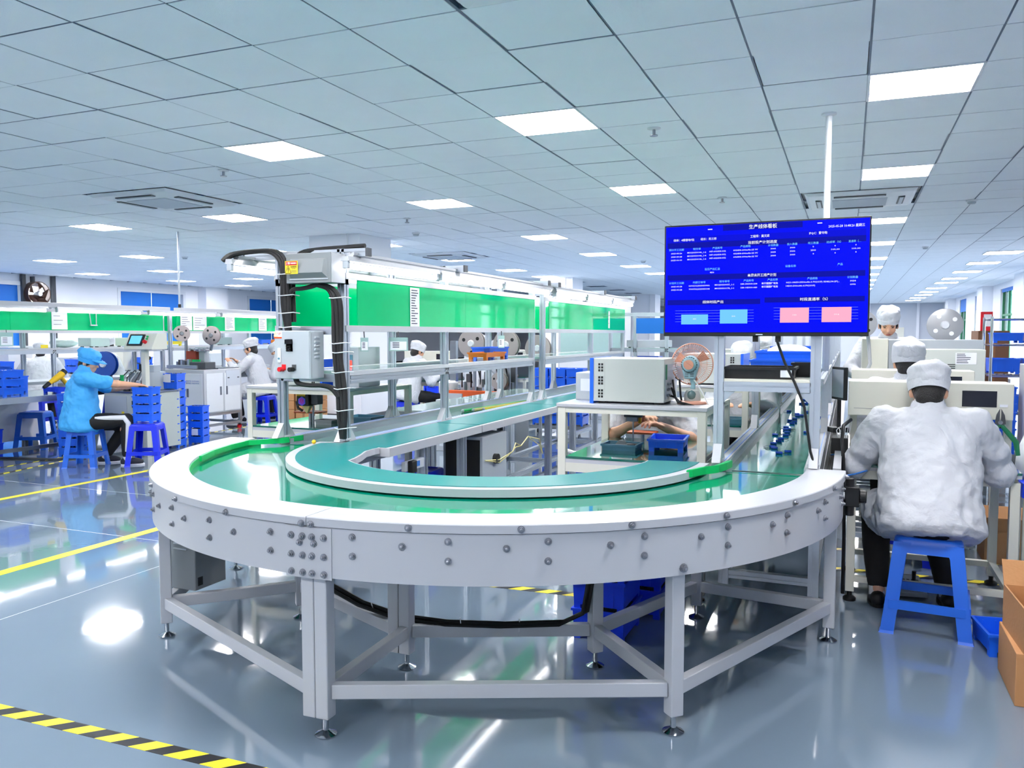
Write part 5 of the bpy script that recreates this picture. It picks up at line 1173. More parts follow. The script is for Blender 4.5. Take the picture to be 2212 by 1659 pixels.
for y in (3.9, 5.3, 6.85):
    for x in (-8.36, -9.3): alu((x, y, 0), (x, y, .63), b, 'leg', .05, 'alu_dark')
    MB().tube([(-8.36, y + .05, .40), (-8.36, y + .22, .62)], .012, 6).build('brace', 'alu_dark', b, True)
for z in (.12,): alu((-8.36, 3.9, z), (-8.36, 6.85, z), b, 'foot_rail', .04, 'alu_dark')
MB().b2(-9.28, -9.24, 3.4, 7.0, .1, .62).build('back_panel', 'wall_white', b)
MB().b2(-8.45, -8.40, 5.6, 5.72, .42, .55).build('socket_box', 'black', b)
stack(3, (-8.72, 6.2, .69), 'on the left bench', (.32, .24, .10), 'bin_blue', fill='paper')
crate('small blue bin beside the stack on the left bench', (-8.55, 6.72, .69), (.26, .16, .07), 'bin_deep')
crate('tall blue bin standing at the back of the left bench', (-9.05, 6.55, .69), (.2, .22, .2), 'bin_blue')
t = thing('teal_tray', 'shallow teal tray of black parts on the left bench', 'tray', (-8.55, 6.92, .69)) if 0 else None
t = thing('heat_gun', 'yellow and black heat gun resting behind the blue-shirted man', 'heat gun', (-8.52, 6.72, .69))
MB().tube([(0, -.12, .125), (0, -.04, .17), (0, .03, .21), (0, .06, .235)], [.022, .036, .04, .036], 14).build('barrel', 'yellow_plastic', t, True); MB().tube([(0, -.12, .125), (0, -.19, .08)], [.026, .02], 12).build('nozzle', 'black', t, True)
MB().tube([(0, .03, .19), (0, .09, .12), (0, .15, .06), (0, .17, .012)], [.026, .024, .024, .03], 12).build('handle', 'yellow_plastic', t, True); MB().cyl((0, .055, .232), (0, .085, .258), .037, 14).build('rear_cap', 'black', t, True)
for k, (y, l) in enumerate(((5.5, 'near'), (6.05, 'middle'))):
    stack(2, (-8.95, y, 0), 'under the left bench, %s pair' % l, (.36, .3, .16), 'bin_deep', fill=None)
stack(7, (-8.12, 6.56, 0), 'left of the blue-shirted man', (.24, .18, .105), 'bin_blue', .45)
stack(4, (-6.86, 6.44, .445), 'on the deep blue stool', (.22, .17, .098), 'bin_blue', .25)
stack(9, (-7.62, 7.55, 0), 'behind the deep blue stool', (.24, .19, .104), 'bin_blue', .25)
stack(5, (-7.55, 7.9, 0), 'next to the white machine cabinet', (.2, .16, .10), 'bin_blue', .25)
tag(MB().b2(-7.58, -7.48, 7.806, 7.81, .12, .2).build('paper_note', 'paper'), 'small white note hanging on the bins next to the white cabinet', 'paper')
tag(MB().b2(-7.66, -7.54, 7.444, 7.448, .80, .90).build('paper_note', 'paper'), 'white paper slip on the tall bin stack behind the stool', 'paper')
t = thing('floor_cable', 'grey cable snaking on the floor in front of the left bench', 'cable', (0, 0, 0)); MB().tube([(-9.6, 5.6, .01), (-8.9, 6.0, .01), (-8.5, 6.15, .01), (-8.0, 6.25, .01), (-7.85, 6.5, .01)], .012, 8).build('cable', 'dark_grey', t, True)
# machine in front of the blue-shirted man
t = thing('winding_machine', 'beige floor machine with blue reel in front of the blue-shirted man', 'machine', (-8.1, 6.98, 0))
MB().b2(0, .62, 0, .55, .04, .70).build('cabinet', 'beige_grey', t, bevel=.006); MB().b2(.03, .36, -.005, 0, .10, .66).build('door', 'light_grey', t, bevel=.004); MB().b2(.44, .53, -.006, 0, .53, .61).build('handle_recess', 'black', t); MB().b2(.455, .515, -.009, -.006, .565, .575).build('handle', 'steel', t)
MB().b2(.28, .32, -.007, -.005, .40, .48).build('yellow_label', 'sign_yellow', t); MB().b2(-.02, .64, -.02, .56, .70, .715).build('top_plate', 'steel', t)
MB().b2(.12, .45, .25, .5, .715, .93).build('tool_housing', 'light_grey', t, bevel=.004)
for k in range(7): MB().tube([(.12 + .05 * k, .12, .715), (.10 + .06 * k, .14, .84 + .03 * math.sin(k)), (.16 + .05 * k, .22, .95), (.2 + .03 * k, .3, .86)], .008, 6).build('air_line', 'cable_white' if k % 2 else 'dark_grey', t, True)
for k in range(8): MB().box((.15 + .055 * k, .06 + .03 * (k % 3), .745 + .02 * (k % 2)), (.045, .05, .06 + .04 * (k % 3))).build('tool_block', ('steel', 'alu', 'dark_grey', 'wood_red')[k % 4], t, bevel=.003)
MB().tube([(.47, .2, .93), (.46, .18, 1.05), (.50, .16, 1.12), (.56, .16, 1.10)], .022, 10).build('black_hose', 'black', t, True); MB().b2(.50, .66, .12, .22, .94, 1.02).build('motor_block', 'light_grey', t, bevel=.004); MB().b2(.42, .50, .13, .21, .95, 1.03).build('motor', 'black', t)
MB().cyl((.18, .10, .78), (.18, .10, .90), .022, 12).build('green_filter', 'green_strap', t, True)
t = thing('control_console', 'beige angled touch-screen console with red stop button on a post', 'console', (-7.30, 6.84, .0))
MB().b2(-.03, .03, -.02, .04, .0, 1.21).build('post', 'beige', t, bevel=.004)
MB().loft([[(-.20, y, z) for y, z in ((-.10, 1.21), (.12, 1.21), (.12, 1.39), (-.02, 1.39), (-.10, 1.235))], [(.22, y, z) for y, z in ((-.10, 1.21), (.12, 1.21), (.12, 1.39), (-.02, 1.39), (-.10, 1.235))]]).build('console_box', 'beige', t, bevel=.005)
rotc = Matrix.Rotation(math.atan2(.08, .155), 3, 'X')
o = MB().box((0, 0, 0), (.22, .012, .14)).build('screen_frame', 'black', t, bevel=.003); o.rotation_euler = (-math.atan2(.08, .155), 0, 0); o.location = (-.05, -.064, 1.315)
l = MB().box((0, -.008, 0), (.16, .004, .10)).build('touch_screen', 'lcd', o)
o = MB().cyl((0, 0, 0), (0, -.03, 0), .02, 14).build('stop_button', 'red_plastic', t, True); o.rotation_euler = (-.47, 0, 0); o.location = (.10, -.072, 1.29)
for k, z in enumerate((1.33, 1.355)): o = MB().cyl((0, 0, 0), (0, -.015, 0), .011, 10).build('button', 'green_strap', t, True); o.location = (.11, -.058 + .012 * k, z)
reel('big blue cable reel behind the head of the blue-shirted man', (-8.02, 6.93, 1.03), .15, 'reel_blue', 'y', .035, 0, 'white_plastic', .35)
t = thing('reel_holder', 'steel stand of the big blue cable reel', 'stand', (0, 0, 0)); MB().tube([(-8.0, 7.0, .715), (-8.0, 7.0, 1.03)], .014, 8).build('post', 'steel', t, True); MB().cyl((-8.0, 6.9, 1.03), (-8.0, 7.05, 1.03), .012).build('axle', 'steel', t, True)
t = thing('reel_film', 'clear disc guard on the back of the blue reel', 'guard', (-7.99, 7.01, 1.03), .35) if 0 else None
# white machine cabinet on castors
t = thing('machine_cabinet', 'white double-door machine cabinet on castors with two steel reels', 'machine', (-8.93, 8.73, 0))
MB().b2(0, .70, 0, .75, .27, .885).build('body', 'white_paint', t, bevel=.006)
for a, b in ((.03, .34), (.36, .67)):
    d = MB().b2(a, b, -.006, 0, .29, .83).build('door', 'white_plastic', t, bevel=.002); hx = b - .06 if a < .2 else a + .03
    MB().b2(hx, hx + .035, -.010, -.006, .50, .62).build('handle', 'alu_dark', d)
for a, b in ((.04, .36), (.39, .71)):
    d = MB().b2(.70, .706, a, b, .29, .83).build('door', 'white_plastic', t, bevel=.002); hy = b - .06 if a < .2 else a + .03
    MB().b2(.706, .711, hy, hy + .03, .52, .64).build('handle', 'alu_dark', d)
MB().b2(.706, .712, .42, .70, .64, .86).build('hanging_folder', 'wall_grey', t)
for y in (.45, .65): MB().b2(.712, .715, y, y + .035, .75, .765).build('folder_clip', 'dark_grey', t)
text('美创力', .05, 'ink_blue', t, (.10, -.0075, .72), FRONT); text('深圳卢生 15375708831', .022, 'ink_blue', t, (.50, -.0075, .725), FRONT, width=.24); text('重庆维生 18862040585', .022, 'ink_blue', t, (.50, -.0075, .695), FRONT, width=.24)
for x in (.02, .68):
    for y in (.02, .73): alu((x, y, .09), (x, y, .27), t, 'frame_post', .04)
for z in (.10, .25):
    for y in (.02, .73): alu((.02, y, z), (.68, y, z), t, 'frame_rail', .035)
    for x in (.02, .68): alu((x, .02, z), (x, .73, z), t, 'frame_rail', .035)
for x in (.03, .67):
    for y in (.03, .72):
        c = MB().b2(x - .012, x + .012, y - .02, y + .02, .05, .085).build('castor_fork', 'steel', t); MB().cyl((x - .012, y, .035), (x + .012, y, .035), .035, 16).build('castor_wheel', 'red_plastic', c, True)
MB().b2(.0, .55, .02, .12, .90, .945).build('rail_bed', 'alu', t, bevel=.003); MB().b2(.02, .68, .3, .72, .885, .90).build('top_plate', 'steel', t)
MB().b2(.40, .68, .05, .25, .90, .99).build('motor_cover', 'dark_grey', t, bevel=.006); MB().b2(.14, .32, .25, .5, .90, 1.14).build('red_housing', 'rust_red', t, bevel=.006)
MB().b2(.28, .42, .22, .24, .94, 1.02).build('green_guard', 'green_strap', t); MB().b2(.35, .45, .28, .38, .90, 1.20).build('column', 'light_grey', t, bevel=.005); MB().b2(.30, .52, .26, .32, 1.13, 1.20).build('head_block', 'light_grey', t, bevel=.005)
for k in range(6): MB().box((.05 + .04 * k, .2, .95 + .01 * (k % 3)), (.035, .06, .08 + .03 * (k % 2))).build('tool_block', ('steel', 'dark_grey', 'alu')[k % 3], t, bevel=.003)
for k in range(4): MB().cyl((.28 + .09 * k, .18, 1.16), (.28 + .09 * k, .26, 1.16), .02, 12).build('guide_roller', 'chrome', t, True)
MB().tube([(.10, .3, .90), (.10, .3, 1.28), (.09, .3, 1.39)], .022, 8).build('reel_arm', 'steel', t, True); MB().tube([(.55, .3, 1.15), (.62, .3, 1.36)], .022, 8).build('reel_arm', 'steel', t, True)
reel('grey steel reel seen at an angle on the white machine cabinet', (-8.85, 8.97, 1.39), .115, 'reel_pinkgrey', 'y', .02, 4, 'steel', .9)
reel('grey steel reel facing the camera on the white machine cabinet', (-8.30, 8.97, 1.365), .13, 'reel_pinkgrey', 'y', .02, 4, 'steel', .25)
crate('yellow bin on the shelf behind the touch-screen console', (-9.45, 9.35, 1.206), (.22, .24, .07), 'bin_yellow', name='plastic_bin', rz=0)
crate('blue bin on the shelf behind the man in glasses', (-9.45, 11.4, 1.206), (.22, .24, .08), 'bin_blue')
crate('orange bin on the shelf behind the man in glasses', (-9.45, 11.8, 1.206), (.2, .24, .08), 'bin_orange')
for k, (y, m, w) in enumerate(((7.9, 'white_plastic', 'white'), (8.5, 'beige', 'beige'), (10.3, 'light_grey', 'grey'), (6.1, 'light_grey', 'pale'))):
    box_machine('small %s instrument on the shelf of the left line, %s' % (w, ('near the console', 'beside the console post', 'far along', 'at the left edge')[k]), -9.62, -9.38, y, y + .3, 1.206, 1.33, m)
tag(MB().ell((-9.45, 7.55, 1.27), (.1, .2, .065), 16, 9).build('plastic_bag', 'bag', None, True), 'folded white bag lying on the shelf above the blue-shirted man', 'bag')
tag(MB().b2(-9.19, -9.188, 7.02, 7.12, 1.19, 1.25).build('sticky_note', 'sign_yellow'), 'yellow sticky note on the shelf edge of the left line', 'note')
tagcard('white cloth tag hanging under the left green panel', -9.14, 6.55, 1.40, .14, .16, 1.2)
# row of the next line behind (benches with instruments and bins)
t = thing('work_bench', 'white bench of the next line behind the left frame', 'bench', (0, 0, 0)); MB().b2(-12.2, -11.4, 6, 14, .70, .74).build('benchtop', 'white_paint', t)
for y in (6.2, 9, 11.8, 13.8):
    for x in (-12.1, -11.5): alu((x, y, 0), (x, y, .7), t, 'leg', .05)
for k in range(7):
    box_machine('pale instrument number %s on the far white bench' % ORD[k], -12.1, -11.7, 6.3 + k * 1.05, 6.7 + k * 1.05, .74, 1.0 + .1 * (k % 3), ('light_grey', 'beige', 'white_plastic')[k % 3])
for k in range(5): stack(2, (-11.6, 6.9 + k * 1.3, .74), 'on the far white bench, %s place' % ORD[k], (.3, .22, .12), 'bin_blue', fill=None)
for k, y in enumerate((5.6, 7.2, 8.8)): crate('blue crate in the gap behind the left bench, ' + ORD[k], (-10.4, y, .74), (.4, .3, .22), 'bin_blue')
t = thing('work_bench', 'low bench carrying blue crates behind the left frame', 'bench', (0, 0, 0)); MB().b2(-10.65, -10.1, 5.2, 9.4, .70, .74).build('benchtop', 'light_grey', t); [alu((x, y, 0), (x, y, .7), t, 'leg', .04) for x in (-10.6, -10.15) for y in (5.3, 9.3)]

# ------------------------------------------------------------------ desk left of the near frame
d4 = welding_desk('beige work desk with glass top and black press left of the near frame', -4.06, -3.17, 4.73, .86)
welder_box('beige machine with vent slots on the desk left of the near frame', -3.86, -3.46, 4.80, 5.15, 1.005, 1.20, False)
t = thing('spot_welder', 'blue-grey power unit with red display behind the near frame', 'machine', (-3.40, 4.86, 1.005)); MB().b2(0, .22, 0, .28, 0, .285).build('casing', 'light_grey', t, bevel=.004); MB().b2(.13, .17, -.003, 0, .05, .23).build('control_strip', 'tray_teal', t); MB().b2(.135, .165, -.006, -.003, .15, .19).build('red_display', 'led_red', t)
for k in range(7): MB().b2(.01, .09, -.002, 0, .04 + k * .022, .05 + k * .022).build('vent', 'ink_black', t)
t = thing('press_tool', 'black press head with purple hexagon badge under the desk shelf', 'machine head', (-3.66, 4.93, .716))
MB().b2(-.075, .03, -.05, .06, .14, .232).build('block', 'black', t, bevel=.005); MB().b2(.03, .09, -.02, .05, .15, .225).build('side_motor', 'dark_grey', t, bevel=.005)
mat('badge_purple', (150, 60, 210), .3); mat('badge_blue', (70, 110, 250), .3)
hx = MB().cyl((-.025, -.050, .175), (-.025, -.053, .175), .034, 6).build('badge', 'badge_blue', t); MB().cyl((-.025, -.053, .175), (-.025, -.055, .175), .028, 6).build('badge_field', 'badge_purple', hx); text('U', .035, 'sign_red', hx, (-.025, -.0565, .175), FRONT)
MB().b2(-.07, .005, -.052, -.05, .212, .228).build('label', 'yellow_plastic', t); MB().loft([[(-.05, -.02, .14), (.02, -.02, .14), (.02, .02, .14), (-.05, .02, .14)], [(-.02, -.01, .085), (-.01, -.01, .085), (-.01, .01, .085), (-.02, .01, .085)]]).build('nozzle', 'wood_red' if 0 else 'cable_yellow', t)
MB().tube([(-.075, 0, .2), (-.11, 0, .16), (-.10, 0, .12), (-.06, 0, .10)], .01, 8).build('hose', 'black', t, True); MB().cyl((-.0, .05, 0), (.0, .05, .14), .008).build('rod', 'steel', t, True)
t = thing('solder_pad', 'reddish wooden rest pad on a stand on the left glass desk', 'rest block', (-3.76, 5.08, .716)); MB().b2(-.11, .11, -.06, .06, .07, .083).build('pad', 'wood_red', t, bevel=.003); MB().cyl((0, 0, 0), (0, 0, .07), .014).build('stem', 'steel', t, True)
t = thing('parts_tray', 'grey plastic tray on the left glass desk', 'tray', (-3.55, 5.0, .716)); bin_parts(t, .14, .10, .035, 'grey_paint', False, ribs=False)
t = thing('parts_tray', 'wide teal tray on the left glass desk near its right leg', 'tray', (-3.36, 5.2, .716)); bin_parts(t, .24, .2, .05, 'tray_teal', False, ribs=False)
# cartons near the pillar
for c in range(2):
    for k in range(4): carton('brown carton by the pillar, %s column, %s from the floor' % (('left', 'right')[c], ORD[k]), -7.9 + c * .31, -7.62 + c * .31, 9.9, 10.3, k * .13, k * .13 + .125)
crate('blue bin on the cartons by the pillar', (-7.5, 10.1, .52), (.3, .3, .1), 'bin_blue')
# things on the shelves of the near frame
crate('orange plastic bin on the shelf of the near frame', (-2.84, 6.30, 1.167), (.17, .40, .062), 'bin_orange')
crate('deep blue bin behind the orange bin on the frame shelf', (-2.95, 6.62, 1.167), (.17, .42, .10), 'bin_blue')
for k in range(3):
    t = thing('spare_tube', ('lime green', 'pale yellow', 'bright yellow')[k] + ' spare tube lying lengthwise on the left belt', 'tube', (0, 0, 0), 0, 'spare tubes on the left belt')
    p0, p1 = Vector((-2.95 + .05 * k, 6.05 + .1 * k, ZT - .028)), Vector((-2.80 + .05 * k, 7.3 + .1 * k, ZT - .028))
    MB().cyl(p0, p1, .013, 10).build('tube', ('green_strap', 'cable_yellow', 'floor_yellow')[k], t, True)
    for p in (p0, p1): MB().ell(p, (.014, .014, .014), 10, 6).build('end_cap', 'light_grey', t, True)

# ------------------------------------------------------------------ reel machine behind the near frame
t = thing('reel_machine', 'taping machine on a white base with orange beam behind the near frame', 'machine', (-4.5, 8.5, 0))
MB().b2(0, .95, 0, .6, .0, .61).build('base_cabinet', 'white_paint', t, bevel=.006); MB().b2(.05, .45, -.006, 0, .06, .56).build('door', 'white_plastic', t); MB().b2(.5, .9, -.006, 0, .06, .56).build('door', 'white_plastic', t)
MB().b2(.14, .92, .05, .13, .64, .72).build('orange_beam', 'orange_paint', t, bevel=.003)
for x in (.15, .62): MB().b2(x, x + .18, .03, .05, .61, .685).build('mount_plate', 'white_paint', t)
MB().b2(.02, .95, .2, .5, .61, .64).build('table', 'steel', t)
for k in range(14):
    MB().box((.18 + .052 * k, .22 + .06 * (k % 3), .68 + .06 * (k % 4)), (.05, .07, .10 + .05 * (k % 3))).build('mechanism_block', ('steel', 'alu', 'light_grey', 'dark_grey')[k % 4], t, bevel=.003)
for k in range(5): MB().tube([(.25 + .12 * k, .2, .75), (.27 + .12 * k, .16, .95), (.33 + .12 * k, .2, 1.02), (.36 + .12 * k, .25, .8)], .009, 6).build('cable', 'black', t, True)
MB().b2(.66, .80, .25, .40, .64, 1.05).build('column', 'white_paint', t, bevel=.006); MB().b2(.60, .82, .2, .24, 1.0, 1.06).build('head', 'light_grey', t); MB().cyl((.56, .18, 1.0), (.64, .18, 1.0), .03, 14).build('red_cap', 'red_plastic', t, True)
MB().b2(.05, .13, .28, .34, .64, 1.30).build('reel_column', 'steel', t); MB().b2(.83, .9, .3, .36, .64, 1.3).build('reel_column', 'steel', t); MB().lathe([(.11, .66), (.12, .68), (.12, .80), (.10, .82)], c=(.02, .3, 0), n=18).build('air_tank', 'white_plastic', t, True)
for k, (x, z, r, m) in enumerate(((-4.08, 1.27, .165, 'reel_pinkgrey'), (-3.64, 1.26, .16, 'reel_pinkgrey'), (-3.25, 1.22, .15, 'reel_pinkgrey'), (-3.72, .84, .10, 'reel_pinkgrey'))):
    reel('large brownish grey reel on the taping machine, ' + ('leftmost with white spiral', 'middle one', 'rightmost behind the posts', 'small lower one')[k], (x, 8.62 if k < 3 else 8.6, z), r, m, 'y', .03, 3)
t = thing('reel_holder', 'steel uprights carrying the reels of the taping machine', 'stand', (0, 0, 0))
for x, z in ((-4.08, 1.27), (-3.64, 1.26), (-3.25, 1.22)): MB().b2(x - .015, x + .015, 8.68, 8.71, 0.0 if x > -3.5 else .64, z).build('upright', 'steel', t); MB().cyl((x, 8.6, z), (x, 8.7, z), .014).build('axle', 'steel', t, True)
for c in range(3): stack(6, (-3.95 + c * .25, 10.7, .12), 'behind the taping machine, ' + ('left column', 'middle column', 'right column')[c], (.235, .3, .135), 'bin_blue', fill='paper')
t = thing('bin_trolley', 'low dolly under the bins behind the taping machine', 'trolley', (0, 0, 0)); MB().b2(-4.1, -3.3, 10.53, 10.87, .07, .12).build('deck', 'grey_paint', t); [MB().cyl((x, 10.6, .035), (x + .02, 10.6, .035), .035).build('wheel', 'black', t, True) for x in (-4.0, -3.4)]
# stations behind with screens
for k, (x, y) in enumerate(((-6.0, 10.25), (-5.35, 11.6), (-4.95, 13.0))): panel_desk('far beige test desk with dark screen, %s in the middle row' % ORD[k], x, y)
for c, (x, y) in enumerate(((-7.55, 13.7), (-7.28, 13.7), (-6.45, 14.2), (-6.2, 14.2))): stack(6, (x, y, 0), 'on the floor past the pillar, ' + ORD[c] + ' column', (.25, .2, .125), 'bin_deep', fill=None)
for k, (x0, x1) in enumerate(((-4.4, -3.85), (-3.84, -3.3))):
    t = thing('steel_locker', 'tall white steel cupboard behind the bins, %s of the pair' % ('left', 'right')[k], 'cupboard', (x0, 12.6, 0)); MB().b2(0, x1 - x0, 0, .45, 0, 1.9).build('body', 'white_paint', t, bevel=.005); MB().b2(.02, x1 - x0 - .02, -.006, 0, .06, 1.0).build('door', 'white_plastic', t); MB().b2(.04, x1 - x0 - .04, -.006, 0, 1.08, 1.8).build('glass_door', 'glass_pale', t); MB().b2(x1 - x0 - .07, x1 - x0 - .05, -.02, -.006, .5, .62).build('handle', 'steel', t)
# cross frame with blue board
t = thing('cross_frame', 'aluminium frame across the aisle with blue board behind the middle desk', 'frame', (0, 0, 0))
for x in (-2.96, -2.62, -2.2): alu((x, 10.6, 0), (x, 10.6, 1.62), t, 'post', .045)
MB().extr(P40, (-3.15, 10.6, 1.64), (-2.0, 10.6, 1.64)).build('top_beam', 'alu', t); MB().extr(P40, (-2.96, 10.6, 1.17), (-2.0, 10.6, 1.17)).build('shelf_beam', 'alu', t); MB().b2(-2.96, -2.0, 10.6, 11.0, 1.19, 1.20).build('shelf', 'glass_pale', t); MB().box((-3.16, 10.6, 1.64), (.02, .05, .05)).build('end_cap', 'black', t)
MB().b2(-2.60, -2.05, 10.56, 10.575, 1.39, 1.59).build('blue_board', 'blind_blue', t)
box_machine('grey test instrument with dark slot on the cross frame shelf', -2.75, -2.2, 10.65, 10.95, 1.20, 1.30, 'light_grey'); crate('blue bin below the cross frame shelf', (-2.5, 10.8, 1.0), (.34, .26, .085), 'bin_blue')
t = thing('work_bench', 'pale bench below the cross frame shelf', 'bench', (0, 0, 0)); MB().b2(-3.0, -1.9, 10.66, 11.2, .96, 1.0).build('benchtop', 'light_grey', t); [alu((x, y, 0), (x, y, .96), t, 'leg', .04) for x in (-2.9, -2.0) for y in (10.72, 11.1)]
# far clutter benches along the right line
for k in range(5):
    y = 9.8 + k * 1.7
    t = thing('far_station', 'far beige station along the right belt, %s beyond the third desk' % ORD[k], 'desk', (-1.5, y, 0)); MB().b2(0, .8, 0, .6, .70, .73).build('desktop', 'white_paint', t); [MB().b2(a, a + .04, b, b + .04, 0, .70).build('leg', 'beige', t) for a in (0, .76) for b in (0, .56)]; MB().b2(.1, .6, .05, .4, .73, 1.05 + .08 * (k % 2)).build('machine', ('beige_grey', 'light_grey')[k % 2], t, bevel=.005)
    t = thing('far_station', 'far machine station right of the belt, %s past the pale cabinet' % ORD[k], 'desk', (.15, y, 0)); MB().b2(0, .7, 0, .6, .70, .73).build('desktop', 'white_paint', t); [MB().b2(a, a + .04, b, b + .04, 0, .70).build('leg', 'beige', t) for a in (0, .66) for b in (0, .56)]; MB().b2(.05, .55, .05, .4, .73, 1.10 + .1 * (k % 3)).build('machine', ('light_grey', 'beige')[k % 2], t, bevel=.005)

# ------------------------------------------------------------------ people
def V(*a): return Vector(a)
class Blob:
    """union of ellipsoids and tapered limbs, fused later into one smooth skin"""
    def __init__(s): s.mb = MB()
    def ball(s, c, r, rot=None):
        r = (r, r, r) if not isinstance(r, (tuple, list)) else r
        s.mb.ell(c, r, 16, 10, rot); return s
    def limb(s, pts, rs, n=14):
        pts = [Vector(p) for p in pts]
        q, w = [], []
        for i in range(len(pts) - 1):
            for k in range(3): q.append(pts[i].lerp(pts[i + 1], k / 3)); w.append(rs[i] + (rs[i + 1] - rs[i]) * k / 3)
        q.append(pts[-1]); w.append(rs[-1])
        s.mb.tube(q, w, n)
        for p, r in zip(pts, rs): s.mb.ell(p, (r, r, r), 12, 8)
        return s
def torso(b, H, up, rows):
    fw = V(0, up.z, -up.y); rings = []
    for t, rx, ry, dy in rows:
        c = H + up * t + fw * dy
        rings.append([c + V(rx * math.cos(2 * PI * k / 24), 0, 0) + fw * (ry * math.sin(2 * PI * k / 24)) for k in range(24)])
    b.mb.loft(rings); return b
FUSE = []
def fuse(name, b, m, parent, voxel=.012, smooth=6, disp=0, dscale=.12):
    me = b.mb.mesh(name); o = bpy.data.objects.new(name, me); COL.objects.link(o)
    r = o.modifiers.new('r', 'REMESH'); r.mode = 'VOXEL'; r.voxel_size = voxel
    sm = o.modifiers.new('s', 'SMOOTH'); sm.factor = .5; sm.iterations = smooth
    if disp:
        tx = bpy.data.textures.get('folds%g' % dscale) or bpy.data.textures.new('folds%g' % dscale, 'CLOUDS'); tx.noise_scale = dscale; tx.noise_depth = 2
        d = o.modifiers.new('d', 'DISPLACE'); d.texture = tx; d.strength = disp; d.mid_level = .5; d.texture_coords = 'LOCAL'
    o.parent = parent
    FUSE.append((o, m)); return o
def fuse_all():
    dg = bpy.context.evaluated_depsgraph_get(); dg.update()
    for o, m in FUSE:
        me = bpy.data.meshes.new_from_object(o.evaluated_get(dg)); o.modifiers.clear(); o.data = me
        me.materials.clear(); me.materials.append(M[m]); me.shade_smooth()
def ik(a, c, l1, l2, pole):
    a, c, pole = Vector(a), Vector(c), Vector(pole); d = c - a; L = min(d.length, (l1 + l2) * .995); u = d.normalized(); c = a + u * L
    x = (l1 * l1 - l2 * l2 + L * L) / (2 * L); hgt = math.sqrt(max(0, l1 * l1 - x * x))
    p = pole - u * pole.dot(u); p.normalize()
    return a + u * x + p * hgt, c
def hand(b, w, d, nrm, thumb, curl=.5, s=1.0, fine=True):
    """palm and five bent fingers from wrist w along d; nrm = palm side; thumb = sideways direction of the thumb"""
    d, nrm, thumb = d.normalized(), nrm.normalized(), thumb.normalized()
    pc = w + d * .05 * s
    rot = Matrix((thumb, nrm, d)).transposed()
    b.ball(pc, (.040 * s, .015 * s, .050 * s), rot)
    b.limb([w - d * .01, w + d * .03 * s], [.026 * s, .024 * s], 10)
    for k, (off, ln) in enumerate(((.030, .072), (.010, .080), (-.011, .074), (-.030, .058))):
        p = w + d * (.088 - abs(off) * .25) * s + thumb * off * s; pts = [p]; a = curl * (.5 + .12 * k)
        dirn = d.copy(); axis = dirn.cross(nrm)
        for q, f in enumerate((.42, .32, .26)):
            dirn = (Matrix.Rotation(a if q else a * .7, 3, axis) @ dirn) if axis.length > .1 else dirn
            pts.append(pts[-1] + dirn * ln * f * s)
        b.limb(pts, [.0095 * s, .0088 * s, .0082 * s, .0070 * s], 8)
    t0 = w + d * .022 * s + thumb * .026 * s; t1 = t0 + (thumb * .7 + d * .6 + nrm * .25).normalized() * .034 * s; t2 = t1 + (d * .9 + thumb * .15 + nrm * .35).normalized() * .03 * s
    b.limb([t0, t1, t2], [.013 * s, .0105 * s, .0085 * s], 8)
